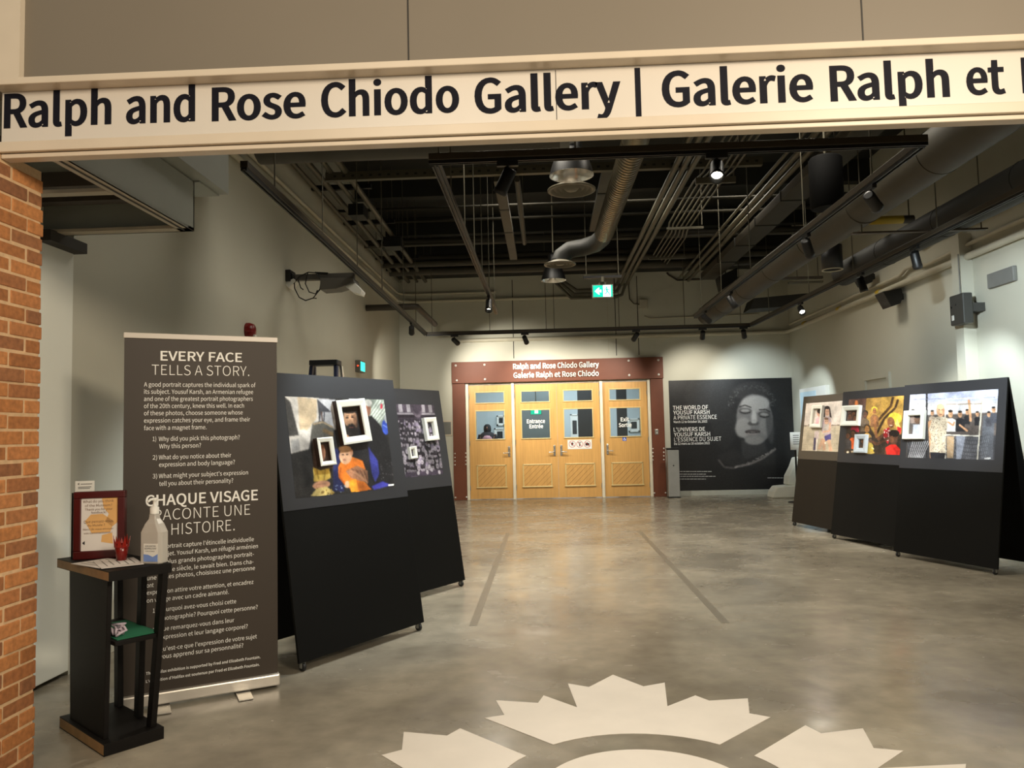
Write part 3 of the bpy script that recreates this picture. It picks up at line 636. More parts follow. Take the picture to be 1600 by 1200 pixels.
# framed notice
Zn = zf((90, 740), 7.5)
M_MAHO = mat('dark_red_mahogany', (74, 14, 14), 0.3, var=0.12, scale=6); M_PAPER = mat('white_paper', (226, 220, 214), .7, var=.02); M_PEACH = mat('peach_ink', (226, 176, 110), .7, var=.1)
M_BROWN = mat('brown_ink', (120, 90, 70), .7)
Fd = Vector((.962, .272, 0)).normalized(); f0 = Vector((-2.385, 3.80, ZT)); pF = Pl(f0, Fd, (0, 0, 1)); pF.N = Fd.cross(Vector((0, 0, 1)))
t = thing('notice_frame', 'dark red framed notice standing upright on the dark stand', 'picture frame', f0 + Fd * .14)
u1, v1 = .252, .296; fb = .034
u1 = pF.px(*Zn(795, 195))[0]; v1 = pF.px(*Zn(795, 195))[1]
m = MB(); m.plate(pF, 0, u1, 0, fb * 1.2, -.035, .012); m.plate(pF, 0, u1, v1 - fb, v1, -.035, .012); m.plate(pF, 0, fb, fb * 1.2, v1 - fb, -.035, .012); m.plate(pF, u1 - fb, u1, fb * 1.2, v1 - fb, -.035, .012); m.build('frame', M_MAHO, t, bevel=.004)
MB().plate(pF, -.022, u1 - .004, .0, v1 - .006, -.05, -.036).build('back_board', M_BLACK, t)
m = MB(); m.plate(pF, fb, u1 - fb, fb * 1.2, v1 - fb, -.03, 0); m.mi(1)
pF.P = pF.P + pF.N * .0005
for pts in ([(520, 290), (715, 270), (712, 560), (640, 620), (560, 560), (600, 470), (540, 400)], [(320, 560), (390, 480), (530, 470), (660, 560), (620, 680), (400, 700)], [(520, 720), (640, 690), (650, 820), (510, 800)]): poly2(m, pF, [pF.px(*Zn(*p)) for p in pts], .0006)
m.build('notice_sheet', [M_PAPER, M_PEACH], t)
m = MB(); letters_px(m, pF, Zn, [('What do you think', 300, 345, 660, 30, 0), ('of the Museum?', 322, 392, 640, 28, 0), ('Thank you for your', 322, 436, 645, 26, 0), ('feedback!', 395, 470, 570, 24, 0),
    ('Que pensez-vous', 308, 582, 650, 30, 0), ('du Musée ?', 350, 622, 555, 26, 0), ('Merci de nous envoyer', 300, 668, 655, 22, 0), ('vos commentaires !', 308, 712, 640, 22, 0)], .0014); m.build('lettering', M_BROWN, t)
m = MB(); poly2(m, pF, [pF.px(*Zn(*p)) for p in ((288, 815), (320, 790), (318, 838))], .0016); m.build('arrow_mark', M_INK, t)
pF.P = pF.P - pF.N * .0005
# small white card propped behind
pC = Pl(f0 - pF.N * .055, Fd, (0, 0, 1)); a = pC.px(*Zn(205, 215)); b = pC.px(*Zn(432, 82))
t = thing('label_card', 'small white card sticking up behind the dark red frame', 'card', pC.pt((a[0] + b[0]) / 2, 0))
MB().plate(pC, a[0], b[0], 0, b[1], -.003, 0).build('card_sheet', M_WHITE, t)
m = MB(); q = [pC.px(*Zn(*p)) for p in ((232, 122), (256, 106), (254, 138))]; poly2(m, pC, q, .0006)
for y0, x1 in ((124, 405), (160, 395), (176, 380)):
    p = pC.px(*Zn(270 if y0 < 150 else 240, y0)); r = pC.px(*Zn(x1, y0)); seg(m, pC, p[0], p[1], r[0], p[1], .004, .0006)
m.build('printed_lines', M_GREY, t)
# loose papers
for i, (u, v, r, lab) in enumerate(((.33, .075, .12, 'white printed sheet lying in front of the dark red frame, lower of two'), (.40, .115, -.22, 'white printed sheet lying beside the sanitizer bottle, upper of two'))):
    a = (A_ * math.cos(r) + B_ * math.sin(r)); b = (B_ * math.cos(r) - A_ * math.sin(r)); c = tp(u, v, .0012 + i * .003); m = MB()
    m.par(c - a * .13 - b * .09, a * .27, b * .18, (0, 0, .0018))
    o = tag(m.build('paper_sheet', M_PAPER), lab, 'paper', 'papers on the stand')
    l_ = MB()
    for k in range(5): l_.par(c - a * .10 - b * (.06 - .03 * k) + Vector((0, 0, .0019)), a * (.19 - .02 * (k % 3)), b * .005, (0, 0, .0004))
    l_.build('printed_lines', M_GREY, o)
# red cup
M_RED = mat('translucent_red_plastic', (112, 18, 12), .25)
c = at(190, 877, Z=ZT); t = thing('red_cup', 'small red plastic cup against the corner of the framed notice', 'cup', c)
m = MB(); n = 14; pr = []
m.lathe(c, [(.018, 0), (.022, .0), (.034, .085), (.031, .085), (.020, .006), (0, .006)], 18); m.build('cup_body', M_RED, t)
for k in range(9):
    th = k * .7; MB().prism([c + Vector((math.cos(th) * .030 - math.sin(th) * .011, math.sin(th) * .030 + math.cos(th) * .011, .07)), c + Vector((math.cos(th) * .030 + math.sin(th) * .011, math.sin(th) * .030 - math.cos(th) * .011, .07)), c + Vector((math.cos(th) * .037, math.sin(th) * .037, .112 + .008 * (k % 3)))], Vector((math.cos(th), math.sin(th), 0)) * .002).build('petal_tip', mat('bright_red_plastic', (140, 26, 16), .3), t)
# sanitizer bottle
M_BOT = mat('frosted_clear_plastic', (214, 210, 202), .25, var=.02)
bs = MATS['frosted_clear_plastic'].node_tree.nodes['Principled BSDF']; bs.inputs['Transmission Weight'].default_value = .35; bs.inputs['IOR'].default_value = 1.3
zb_ = zf((90, 740), 7.5); c = at(241, 880, Z=ZT)
t = thing('sanitizer_bottle', 'clear pump bottle of hand sanitizer on the right end of the dark stand', 'bottle', c)
bu = Vector((.985, -.17, 0)).normalized(); bv = Vector((.17, .985, 0)).normalized(); W2, D2 = .058, .036
def prof(z, w_, d_): return [c + bu * (w_ * sx) + bv * (d_ * sy) + Vector((0, 0, z)) for sx, sy in ((-1, -.6), (-.8, -1), (.8, -1), (1, -.6), (1, .6), (.8, 1), (-.8, 1), (-1, .6))]
lv = [(0, .052, .030), (.006, W2, D2), (.150, W2, D2), (.190, .036, .032), (.212, .021, .021), (.226, .019, .019), (.236, .019, .019)]; vs = []; fs = []
for z, w_, d_ in lv: vs += prof(z, w_, d_)
for i in range(len(lv) - 1):
    for k in range(8): fs.append((i * 8 + k, i * 8 + (k + 1) % 8, i * 8 + 8 + (k + 1) % 8, i * 8 + 8 + k))
fs += [tuple(range(7, -1, -1)), tuple(range(len(vs) - 8, len(vs)))]; m = MB(); m.add(vs, fs); m.build('bottle_body', M_BOT, t, bevel=.003)
MB().lathe(c + Vector((0, 0, .236)), [(.021, 0), (.021, .03), (.012, .036), (.008, .038), (.008, .062), (.013, .064), (.013, .075), (0, .078)], 18).build('pump', M_WHITE, t)
MB().tube([c + Vector((0, 0, .306)), c + Vector((0, 0, .306)) - bu * .0 - bv * .03, c + Vector((0, 0, .296)) - bv * .05], [.007, .006, .005], 8).build('nozzle', M_WHITE, t)
pB = Pl(c - bv * (D2 + .0006), bu, (0, 0, 1)); m = MB(); m.plate(pB, -.030, .047, .014, .098, 0, .0008); m.build('label', M_WHITE, t)
m = MB(); poly2(m, pB, [(-.030, .014), (.047, .014), (.047, .05), (.02, .036), (-.005, .046), (-.030, .048)], .0012); m.build('label_wave', mat('soft_blue_ink', (120, 150, 214), .5), t)
m = MB(); letter(m, 'HAND SANITIZER', pB, -.022, .083, .036, .007, .01, .0013); letter(m, 'DÉSINFECTANT', pB, -.025, .071, .04, .008, .015, .0013); letter(m, 'POUR LES MAINS', pB, -.02, .06, .03, .005, 0, .0013); m.build('lettering', M_INK, t)

# ================================================================== ROLL-UP BANNER
Bd = Vector((.69, .389, 0)).normalized(); b0 = Vector((-2.255, 4.034, 0)); pR = Pl(b0, Bd, (0, 0, 1)); WB = .795
ban = thing('rollup_banner', 'dark brown roll-up banner with white text standing behind the dark stand', 'banner', b0 + Bd * WB / 2, math.atan2(Bd.y, Bd.x))
M_BAN = mat('dark_brown_banner_cloth', (54, 45, 36), .55, var=.03, scale=3)
MB().plate(pR, -.008, WB - .004, .07, 1.985, -.004, -.001).build('banner_sheet', M_BAN, ban)
MB().plate(pR, -.012, WB, 1.975, 2.005, -.012, .010).build('top_rail', M_SIGN, ban, bevel=.003)
MB().plate(pR, -.006, WB + .004, .014, .078, -.05, .03).build('base_cassette', mat('satin_aluminium', (206, 200, 190), .35, metal=.5), ban, bevel=.008)
for u in (.15, .56):
    m = MB(); m.add([pR.pt(u, .004, -.12), pR.pt(u + .075, .004, -.12), pR.pt(u + .075, .004, .16), pR.pt(u, .004, .16), pR.pt(u, .014, -.12), pR.pt(u + .075, .014, -.12), pR.pt(u + .075, .008, .16), pR.pt(u, .008, .16)], [(0, 1, 2, 3), (7, 6, 5, 4), (4, 5, 1, 0), (5, 6, 2, 1), (6, 7, 3, 2), (7, 4, 0, 3)]); m.build('foot', M_SILV, ban)
MB().plate(pR, WB / 2 - .01, WB / 2 + .01, .05, 1.98, -.035, -.018).build('support_pole', M_SILV, ban)
Za = zf((180, 500), 4.0); Zb = zf((180, 780), 3.3333); B1, LT, RG = .028, -.020, .0
m = MB(); letters_px(m, pR, Za, [('EVERY FACE', 283, 253, 793, 60, B1), ('TELLS A STORY.', 228, 342, 838, 63, LT)], .0005); m.build('english_headline', M_VINYL, ban)
m = MB(); letters_px(m, pR, Za, [('CHAQUE VISAGE', 190, 1166, 892, 70, B1)], .0005)
letters_px(m, pR, Zb, [('RACONTE UNE', 205, 112, 703, 56, LT), ('HISTOIRE.', 293, 186, 622, 58, LT)], .0005); m.build('french_headline', M_VINYL, ban)
m = MB(); bd = []
for s, x0, y0, x1 in (('A good portrait captures the individual spark of', 180, 416, 877), ('its subject. Yousuf Karsh, an Armenian refugee', 180, 461, 862), ('and one of the greatest portrait photographers', 180, 506, 860), ('of the 20th century, knew this well. In each', 180, 551, 805), ('of these photos, choose someone whose', 180, 596, 797), ('expression catches your eye, and frame their', 180, 642, 843), ('face with a magnet frame.', 180, 689, 570),
    ('1)', 234, 757, 256), ('Why did you pick this photograph?', 272, 757, 778), ('Why this person?', 275, 803, 536), ('2)', 234, 873, 262), ('What do you notice about their', 272, 872, 725), ('expression and body language?', 274, 918, 748), ('3)', 234, 990, 262), ('What might your subject\'s expression', 272, 989, 830), ('tell you about their personality?', 275, 1037, 737)):
    bd.append((s, x0, y0, x1, 27 if s[0] not in 'iaoef' or 1 else 20, RG))
for a, b, nm in ((0, 7, 'english_paragraph'), (7, 10, 'first_question'), (10, 13, 'second_question'), (13, 16, 'third_question')):
    m = MB(); letters_px(m, pR, Za, bd[a:b], .0005); m.build(nm, M_VINYL, ban)

bd = [(s, x0, y0, x1, 22, RG) for s, x0, y0, x1 in (('Un bon portrait capture l\'étincelle individuelle', 150, 264, 722), ('de son sujet. Yousuf Karsh, un réfugié arménien', 150, 304, 743), ('l\'un des plus grands photographes portrait-', 150, 346, 722), ('istes du XXe siècle, le savait bien. Dans cha-', 150, 388, 720), ('cune de ces photos, choisissez une personne', 150, 424, 728),
    ('dont', 150, 462, 200), ('l\'expression attire votre attention, et encadrez', 150, 500, 720), ('son visage avec un cadre aimanté.', 150, 541, 592), ('1)', 196, 592, 214), ('Pourquoi avez-vous choisi cette', 232, 587, 630), ('photographie? Pourquoi cette personne?', 232, 632, 742), ('2)', 196, 694, 214), ('Que remarquez-vous dans leur', 229, 688, 620), ('expression et leur langage corporel?', 232, 731, 690), ('3)', 196, 798, 214), ('Qu\'est-ce que l\'expression de votre sujet', 229, 793, 738), ('vous apprend sur sa personnalité?', 232, 832, 667))]

for a, b, nm in ((0, 6, 'french_paragraph'), (6, 8, 'french_instruction'), (8, 11, 'first_french_question'), (11, 14, 'second_french_question'), (14, 17, 'third_french_question')):
    m = MB(); letters_px(m, pR, Zb, bd[a:b], .0005); m.build(nm, M_VINYL, ban)

m = MB(); letters_px(m, pR, Zb, [('This Halifax exhibition is supported by Fred and Elizabeth Fountain.', 160, 916, 756, 15, .02)], .0005); m.build('english_credit_line', M_VINYL, ban)
m = MB(); letters_px(m, pR, Zb, [('L\'exposition d\'Halifax est soutenue par Fred et Elizabeth Fountain.', 160, 957, 752, 15, .02)], .0005); m.build('french_credit_line', M_VINYL, ban)
# ================================================================== A-FRAME DISPLAY BOARDS
M_BOARD = mat('black_painted_board', (8, 8, 7), .6, var=.1, scale=2, spec=.15); M_POST = mat('dark_grey_poster_sheet', (46, 46, 49), .45, var=.03)
M_WHEEL = mat('black_rubber', (20, 20, 20), .6); M_FRW = mat('white_painted_frame', (222, 222, 212), .4, var=.02); M_FRG = mat('pale_grey_frame', (186, 194, 200), .4, var=.02); M_FRD = mat('dark_walnut_frame_side', (54, 38, 30), .5)
HB, LEAN, ZB0 = 1.836, .279, .055
def board(name, label, BL, ang, W, sheet_v):
    """An A-frame board: BL is the bottom corner on the viewer's left, ang the direction of its lower edge."""
    d = Vector((math.cos(ang), math.sin(ang), 0)); nb = Vector((-d.y, d.x, 0))       # nb points behind the front face
    BL = Vector((BL[0], BL[1], ZB0)); V = (nb * LEAN + Vector((0, 0, HB - ZB0))); Hl = V.length
    pl = Pl(BL, d, V); c = BL + d * W / 2 + nb * LEAN
    t = thing(name, label, 'display board', (c.x, c.y, 0), ang)
    MB().plate(pl, 0, W, 0, Hl, -.018, 0).build('front_panel', M_BOARD, t, bevel=.002)
    Vb = (-nb * LEAN + Vector((0, 0, HB - ZB0))); pb_ = Pl(BL + nb * 2 * LEAN, d, Vb)
    MB().plate(pb_, 0, W, 0, Hl - .004, -.018, 0).build('back_panel', M_BOARD, t, bevel=.002)
    for u in (W / 2,):
        m = MB(); p = BL + d * u + nb * .02; q = BL + d * u + nb * (2 * LEAN - .02); m.par(p + Vector((0, 0, .03)) - d * .01, d * .02, q - p, (0, 0, .03)); m.build('cross_bar', M_BOARD, t)
    MB().plate(pl, 0.0, W, sheet_v, Hl - .002, .0004, .0022).build('poster_sheet', M_POST, t)
    for u in (.04, W - .04):
        for k in (.02, 2 * LEAN - .02):
            p = BL + d * u + nb * k; p.z = 0; m = MB()
            m.lathe(p + Vector((0, 0, .026)) - d * .010, [(.016, 0), (.026, .002), (.026, .018), (.016, .020)], 14, d); w_ = m.build('caster', M_WHEEL, t)
            f = MB(); f.par(p - d * .016 - nb * .010 + Vector((0, 0, .02)), d * .004, nb * .020, (0, 0, .034)); f.par(p + d * .012 - nb * .010 + Vector((0, 0, .02)), d * .004, nb * .020, (0, 0, .034)); f.par(p - d * .018 - nb * .014 + Vector((0, 0, .052)), d * .036, nb * .028, (0, 0, .008)); f.build('fork', M_GREY, w_)
    pl.W = W; pl.H = Hl; pl.t = t; return pl
def magnet_frame(pl, Z, corners, label, border=.2, depth=.035, m_front=None, side=None, grp='magnet frames on the display boards'):
    q = [Vector(pl.px(*Z(*c))) for c in corners]; cx = sum((p for p in q), Vector((0, 0))) / 4
    ex = ((q[1] - q[0]) + (q[2] - q[3])) / 2; ey = ((q[0] - q[3]) + (q[1] - q[2])) / 2; w_, h_ = ex.length / 2, ey.length / 2
    U = (pl.U * ex.x + pl.V * ex.y).normalized(); V = pl.N.cross(U); p = Pl(pl.pt(cx.x, cx.y, .0035), U, V); b = w_ * 2 * border; s = depth
    t = thing('magnet_frame', label, 'picture frame', p.pt(0, -h_), 0, grp)
    m = MB(); 
    def rr(w1, h1, n): return [p.pt(-w1, -h1, n), p.pt(w1, -h1, n), p.pt(w1, h1, n), p.pt(-w1, h1, n)]
    L_ = [rr(w_, h_, 0), rr(w_, h_, s), rr(w_ - b * .25, h_ - b * .25, s + .003), rr(w_ - b * .9, h_ - b * .9, s - .004), rr(w_ - b, h_ - b, s - .012), rr(w_ - b, h_ - b, 0)]
    for i in range(5):
        m.k = 1 if i in (0, 4) and side else 0
        m.add(L_[i] + L_[i + 1], [(k, (k + 1) % 4, 4 + (k + 1) % 4, 4 + k) for k in range(4)])
    m.k = 0; m.add(L_[5] + L_[0], [(k, (k + 1) % 4, 4 + (k + 1) % 4, 4 + k) for k in range(4)])
    m.build('moulding', [m_front or M_FRW, side or M_FRW], t)
    return t
ZA = zf((420, 560), 5.0); ZBf = zf((1220, 560), 3.3342); ZC_ = zf((1220, 570), 6.6667)
angL = math.radians(58.9)
def BLof(BR, a, W): return (BR[0] - math.cos(a) * W, BR[1] - math.sin(a) * W)
WL = 1.158
bA = board('display_board', 'black A-frame board nearest on the left with the poster of a baby in orange', BLof((-.919, 5.651), angL, WL), angL, WL, 1)
bB = board('display_board', 'black A-frame board on the left, farther one, with a crowd photograph in black and white', BLof((-.786, 7.236), angL, WL), angL, WL, 1)
angR = math.radians(-69.2)
bC = board('display_board', 'black A-frame board nearest on the right with the man in a patterned shirt', (3.692, 8.507), angR, 1.222, 1)
angR2 = math.radians(-75.5)
bD = board('display_board', 'middle black A-frame board on the right with the ochre photograph of women and children', (3.544, 9.921), angR2, 1.222, 1)
bE = board('display_board', 'farthest A-frame board on the right with the pale photograph of a mother and baby', (3.474, 11.236), math.radians(-77.5), 1.222, 1)
def sheet(pl, Z, x, y, mm=None):
    """Move the lower edge of the poster sheet to where the photo shows it."""
    v = pl.px(*Z(x, y))[1]
    for ch in pl.t.children:
        if ch.name.startswith('poster_sheet'):
            inv = WM[pl.t.name].inverted(); k = 0
            for vx in ch.data.vertices:
                wv = WM[pl.t.name] @ vx.co; vv = (wv - pl.P).dot(pl.V)
                if abs(vv - 1) < .01: vx.co = inv @ (wv + pl.V * (v - 1))
            if mm: ch.data.materials[0] = mm
sheet(bA, ZA, 110, 1198); sheet(bB, ZA, 1080, 1032); sheet(bC, ZBf, 620, 570); sheet(bD, ZBf, 450, 548); sheet(bE, ZBf, 180, 528, mat('brown_grey_poster_sheet', (74, 67, 58), .48, var=.03))
for ch in bE.t.children:
    if ch.name.startswith('front_panel'): ch.data.materials[0] = mat('dark_brown_board', (28, 24, 19), .55, spec=.2, var=.1)

# ---- print: baby in orange on a train (nearest left board)
def span(pl, Z, tl, br): a = pl.px(*Z(*tl)); b = pl.px(*Z(*br)); return a[0], b[0], b[1], a[1]
u0, u1, v0, v1 = span(bA, ZA, (122, 298), (985, 1012)); u0 = max(u0, .03)
p = Paint(bA, u0, u1, v0, v1, ZA, 220, 164, (40, 38, 37)); SK = (176, 130, 98)
p.poly([(110, 280), (390, 310), (400, 480), (335, 560), (312, 710), (165, 745)], (204, 200, 194), 3).poly([(222, 300), (376, 318), (372, 470), (300, 560), (240, 560)], (196, 176, 146), 4)
p.poly([(110, 290), (165, 340), (232, 600), (155, 610)], (66, 64, 62), 3).poly([(165, 640), (235, 630), (240, 720), (172, 738)], (150, 150, 150), 6)
p.poly([(384, 312), (520, 322), (520, 570), (395, 490)], (186, 186, 190), 3).poly([(376, 318), (486, 420), (410, 420), (392, 500)], (66, 66, 72), 2).line([(410, 420), (416, 492)], 8, (90, 60, 50)).line([(432, 420), (428, 492)], 7, (60, 60, 70))
p.poly([(335, 510), (420, 488), (505, 545), (525, 660), (325, 640)], (88, 86, 80), 4).line([(345, 515), (420, 498), (500, 540)], 12, (170, 150, 120), 2).line([(420, 560), (515, 600)], 30, (150, 112, 66), 5, .6)
p.poly([(610, 300), (910, 310), (945, 580), (880, 540), (780, 450)], (142, 152, 140), 4)
for a in range(6): p.line([(775 + a * 14, 440 + a * 14), (850 + a * 22, 322 + a * 8)], 9, (222, 228, 218), 2)
p.ell(878, 375, 9, 22, (205, 60, 80), 0, 1).poly([(620, 312), (735, 318), (735, 350), (630, 345)], (206, 208, 208), 3)
p.poly([(735, 455), (800, 450), (850, 500), (905, 580), (950, 720), (978, 1010), (820, 1010), (770, 800), (740, 650)], (28, 27, 29), 3).ell(768, 400, 27, 55, (140, 96, 76), 0, 2).ell(774, 350, 31, 28, (222, 218, 210), 0, 2).ell(762, 395, 5, 30, (200, 120, 90), 0, 2)
p.ell(908, 540, 27, 58, (58, 84, 186), -8, 2).line([(890, 520), (930, 545)], 6, (160, 180, 235)).ell(930, 470, 30, 40, (186, 190, 196), 0, 4)
p.poly([(500, 560), (760, 560), (790, 800), (740, 900), (520, 800)], (34, 32, 34), 3)
Zk = p.Z; p.Z = lambda x, y: Zk(x + 20, y + 4)
p.ell(612, 462, 52, 76, (206, 158, 122), -6, 3).ell(615, 402, 56, 26, (40, 32, 28), -4, 3).ell(628, 566, 46, 60, (38, 33, 32), -6, 4).ell(590, 460, 13, 6, (60, 42, 34), 0, 1).ell(632, 455, 13, 6, (60, 42, 34), 0, 1).line([(583, 446), (604, 444)], 5, (48, 36, 30)).line([(622, 440), (646, 440)], 5, (48, 36, 30)).ell(614, 490, 9, 22, (196, 150, 116), 0, 2).ell(622, 536, 18, 6, (150, 86, 74), 0, 1).ell(655, 480, 16, 60, (112, 80, 60), -6, 4, .7).poly([(590, 590), (620, 625), (600, 630), (580, 600)], (190, 146, 112), 3)
p.Z = Zk
p.poly([(498, 690), (560, 720), (545, 870), (590, 1040), (500, 1040)], (34, 38, 78), 3).poly([(775, 690), (850, 800), (862, 900), (830, 970), (800, 900)], (56, 60, 142), 4).poly([(800, 1000), (885, 960), (960, 990), (820, 1030)], (58, 58, 150), 3)
p.poly([(556, 815), (640, 765), (730, 800), (752, 860), (745, 960), (800, 1025), (690, 1045), (600, 1000), (545, 930), (538, 850)], (214, 116, 40), 2).line([(560, 850), (548, 930), (600, 985)], 10, (170, 80, 24), 3)
p.ell(598, 760, 50, 68, (208, 164, 130), 4, 2).ell(592, 708, 50, 28, (150, 116, 84), 0, 3).ell(645, 735, 12, 24, (196, 140, 108), 0, 2).ell(576, 752, 9, 5, (70, 48, 40), 0, 1).ell(610, 750, 9, 5, (70, 48, 40), 0, 1).ell(588, 792, 13, 5, (170, 100, 86), 0, 1).ell(590, 772, 7, 9, (220, 176, 142), 0, 1)
p.poly([(595, 880), (690, 838), (770, 880), (776, 972), (720, 960), (640, 935)], (160, 112, 84), 2)
for a in range(4): p.line([(640 + a * 34, 860 + a * 6), (720 + a * 18, 905 + a * 22)], 7, (112, 72, 52), 2).line([(632 + a * 34, 875 + a * 6), (712 + a * 18, 918 + a * 20)], 8, (190, 142, 108), 2)
p.poly([(620, 960), (680, 940), (700, 1045), (640, 1045)], (226, 150, 46), 2).ell(610, 985, 18, 30, (206, 160, 124), 0, 2)
p.poly([(340, 640), (480, 640), (500, 860), (345, 860)], (60, 46, 40), 3).ell(406, 740, 34, 66, (178, 128, 98), 0, 3).ell(420, 735, 14, 60, (120, 80, 60), 0, 4).ell(400, 730, 10, 5, (50, 34, 28)).ell(402, 775, 12, 5, (140, 80, 70))
p.poly([(343, 850), (400, 875), (470, 858), (484, 930), (430, 965), (350, 965)], (190, 160, 74), 2).line([(370, 860), (390, 960)], 6, (120, 96, 40), 2).line([(440, 865), (430, 960)], 6, (130, 104, 44), 2).ell(408, 990, 70, 34, (192, 142, 112), -10, 2).line([(370, 985), (450, 980)], 5, (140, 96, 74), 2)
p.poly([(325, 1075), (370, 1018), (450, 1000), (512, 1048), (420, 1080)], (198, 178, 112), 2)
rnd = random.Random(2)
for _ in range(16): p.ell(rnd.uniform(340, 500), rnd.uniform(1015, 1070), rnd.uniform(4, 12), rnd.uniform(3, 7), rnd.choice([(236, 226, 196), (120, 96, 50), (150, 124, 60)]), rnd.uniform(0, 180))
for _ in range(24): p.ell(rnd.uniform(870, 975), rnd.uniform(790, 950), 5, 5, (88, 84, 88), 0, 1, .6)
for _ in range(10): p.ell(rnd.uniform(520, 600), rnd.uniform(990, 1045), 6, 4, (150, 170, 200), 0, 1, .8)
p.poly([(930, 985), (975, 979), (976, 993), (931, 998)], (236, 236, 236), 0); p.photo(.14).grain(4, 1); p.build('photo_print', bA.t, .003)

# ---- print: old crowd photograph (second left board)
a = bB.px(*ZA(1290, 365)); b = bB.px(*ZA(1360, 905)); u1 = (a[0] + b[0]) / 2; u0 = WL - u1; v1, v0 = a[1], b[1] - .0
p = Paint(bB, u0, u1, v0, v1, ZA, 200, 140, (66, 58, 72)); rnd = random.Random(11)
def uvell(p, u, v, ru, rv, col, soft=1, al=1.0):       # ellipse straight in print coordinates (0..1, down)
    m_ = ((p.gx / p.nx - u) / ru) ** 2 + ((p.gy / p.ny - v) / rv) ** 2 < 1; p.blend(m_, col, soft, al)
def uvrect(p, a, b, c, d, col, soft=0, al=1.0):
    x, y = p.gx / p.nx, p.gy / p.ny; p.blend((x >= a) & (x < b) & (y >= c) & (y < d), col, soft, al)
uvrect(p, 0, 1, 0, .2, (92, 82, 96), 2)
for k in range(9): uvrect(p, k / 9 + .02, k / 9 + .075, 0, .11, (190, 184, 194), 1)
uvrect(p, 0, 1, .12, .15, (178, 172, 182), 1); uvrect(p, 0, 1, .15, .19, (50, 42, 54), 1); uvell(p, .73, .04, .08, .15, (120, 108, 122), 2); uvell(p, .73, .03, .07, .11, (84, 74, 88), 2)
rows_ = 9
for r_ in range(rows_):
    yy = .24 + r_ * .082; n_ = 26 - r_
    for k in range(n_):
        x = (k + .5 + rnd.uniform(-.35, .35)) / n_; y = yy + rnd.uniform(-.025, .025); s = .011 + .0016 * r_ + rnd.uniform(-.002, .003); dk = rnd.uniform(28, 70)
        if rnd.random() < .3: dk = rnd.uniform(120, 180)
        uvell(p, x, y + s * 3.4, s * 1.7, s * 2.9, (dk, dk * .92, dk * 1.08), 1); hv = rnd.uniform(150, 220); uvell(p, x, y, s, s * 1.7, (hv, hv * .96, hv * 1.02), 1)
        if rnd.random() < .6: uvell(p, x, y - s * 1.3, s * 1.15, s * .9, (48, 40, 50), 1)
        uvell(p, x, y + s * .3, s * .6, s * .25, (90, 78, 92), 1, .7)
uvrect(p, 0, 1, .93, 1, (84, 72, 92), 3)
for k in range(14): uvell(p, rnd.random(), rnd.uniform(.86, .97), .02, .03, (214, 208, 218), 1)
p.c *= .72; p.photo(.1).grain(6, 1, (1, .95, 1.03)); p.build('photo_print', bB.t, .003)

# ---- print: man in patterned shirt before a fence (nearest right board)
u0, u1, v0, v1 = span(bC, ZBf, (675, 187), (1114, 530)); v1 = bC.px(*ZBf(1125, 163))[1] * .5 + bC.px(*ZBf(685, 187))[1] * .5
p = Paint(bC, u0, u1, v0, v1, ZBf, 220, 160, (72, 68, 66)); SKC = (204, 154, 116)
p.poly([(660, 150), (1140, 150), (1140, 300), (660, 310)], (186, 190, 216), 3).poly([(660, 230), (1140, 220), (1140, 310), (660, 320)], (220, 216, 214), 8, .8)
p.poly([(660, 300), (1140, 280), (1140, 420), (660, 430)], (86, 78, 74), 5).poly([(660, 420), (1140, 400), (1140, 540), (660, 540)], (58, 58, 62), 3)
p.poly([(1055, 300), (1115, 280), (1106, 530), (1040, 528)], (84, 86, 92), 3)
p.line([(762, 170), (760, 530)], 9, (34, 34, 38), 1).line([(690, 214), (1120, 203)], 2.5, (120, 120, 140), 1)
def man(x, y, s, skin, hair, top, wb=2.0, hb=4.2):
    p.poly([(x - s * wb * .55, y + s * 1.6), (x - s * .5, y + s * 1.1), (x + s * .5, y + s * 1.1), (x + s * wb * .55, y + s * 1.6), (x + s * wb * .5, y + s * hb), (x - s * wb * .5, y + s * hb)], top, 1)
    p.ell(x, y, s * .62, s * .95, skin, 0, 1); p.ell(x, y - s * .74, s * .6, s * .36, hair, 0, 1).ell(x + s * .35, y, s * .25, s * .7, tuple(c * .72 for c in skin), 0, 2, .7); p.ell(x, y + s * .1, s * .4, s * .12, tuple(c * .6 for c in skin), 0, 1, .6)
for a in ((790, 285, 15, SKC, (60, 50, 44), (190, 170, 150)), (1085, 292, 15, SKC, (36, 30, 30), (66, 66, 72)), (1110, 268, 16, SKC, (36, 30, 30), (70, 72, 80)), (1025, 290, 14, SKC, (40, 34, 30), (30, 30, 34)), (972, 280, 15, SKC, (40, 34, 30), (40, 40, 44)), (690, 280, 14, SKC, (40, 34, 30), (150, 130, 120))): man(*a)
man(935, 292, 18, SKC, (44, 38, 34), (34, 34, 38), 2.6, 5.0); man(885, 290, 20, SKC, (40, 34, 30), (226, 224, 218), 2.6, 4.6)
p.line([(990, 330), (985, 250), (980, 215)], 13, SKC, 1).line([(870, 330), (900, 350), (905, 330)], 9, SKC, 1).line([(930, 345), (975, 380)], 10, SKC, 1)
p.poly([(865, 405), (905, 405), (900, 520), (866, 520)], (176, 146, 110), 2).poly([(915, 400), (965, 400), (940, 525), (915, 525)], (128, 132, 144), 2)
p.line([(858, 530), (858, 212), (1052, 205), (1035, 405), (858, 398)], 6, (224, 218, 202), 1).line([(1050, 205), (1025, 530)], 7, (196, 190, 172), 1).line([(862, 240), (1048, 236)], 4, (150, 130, 100), 1)
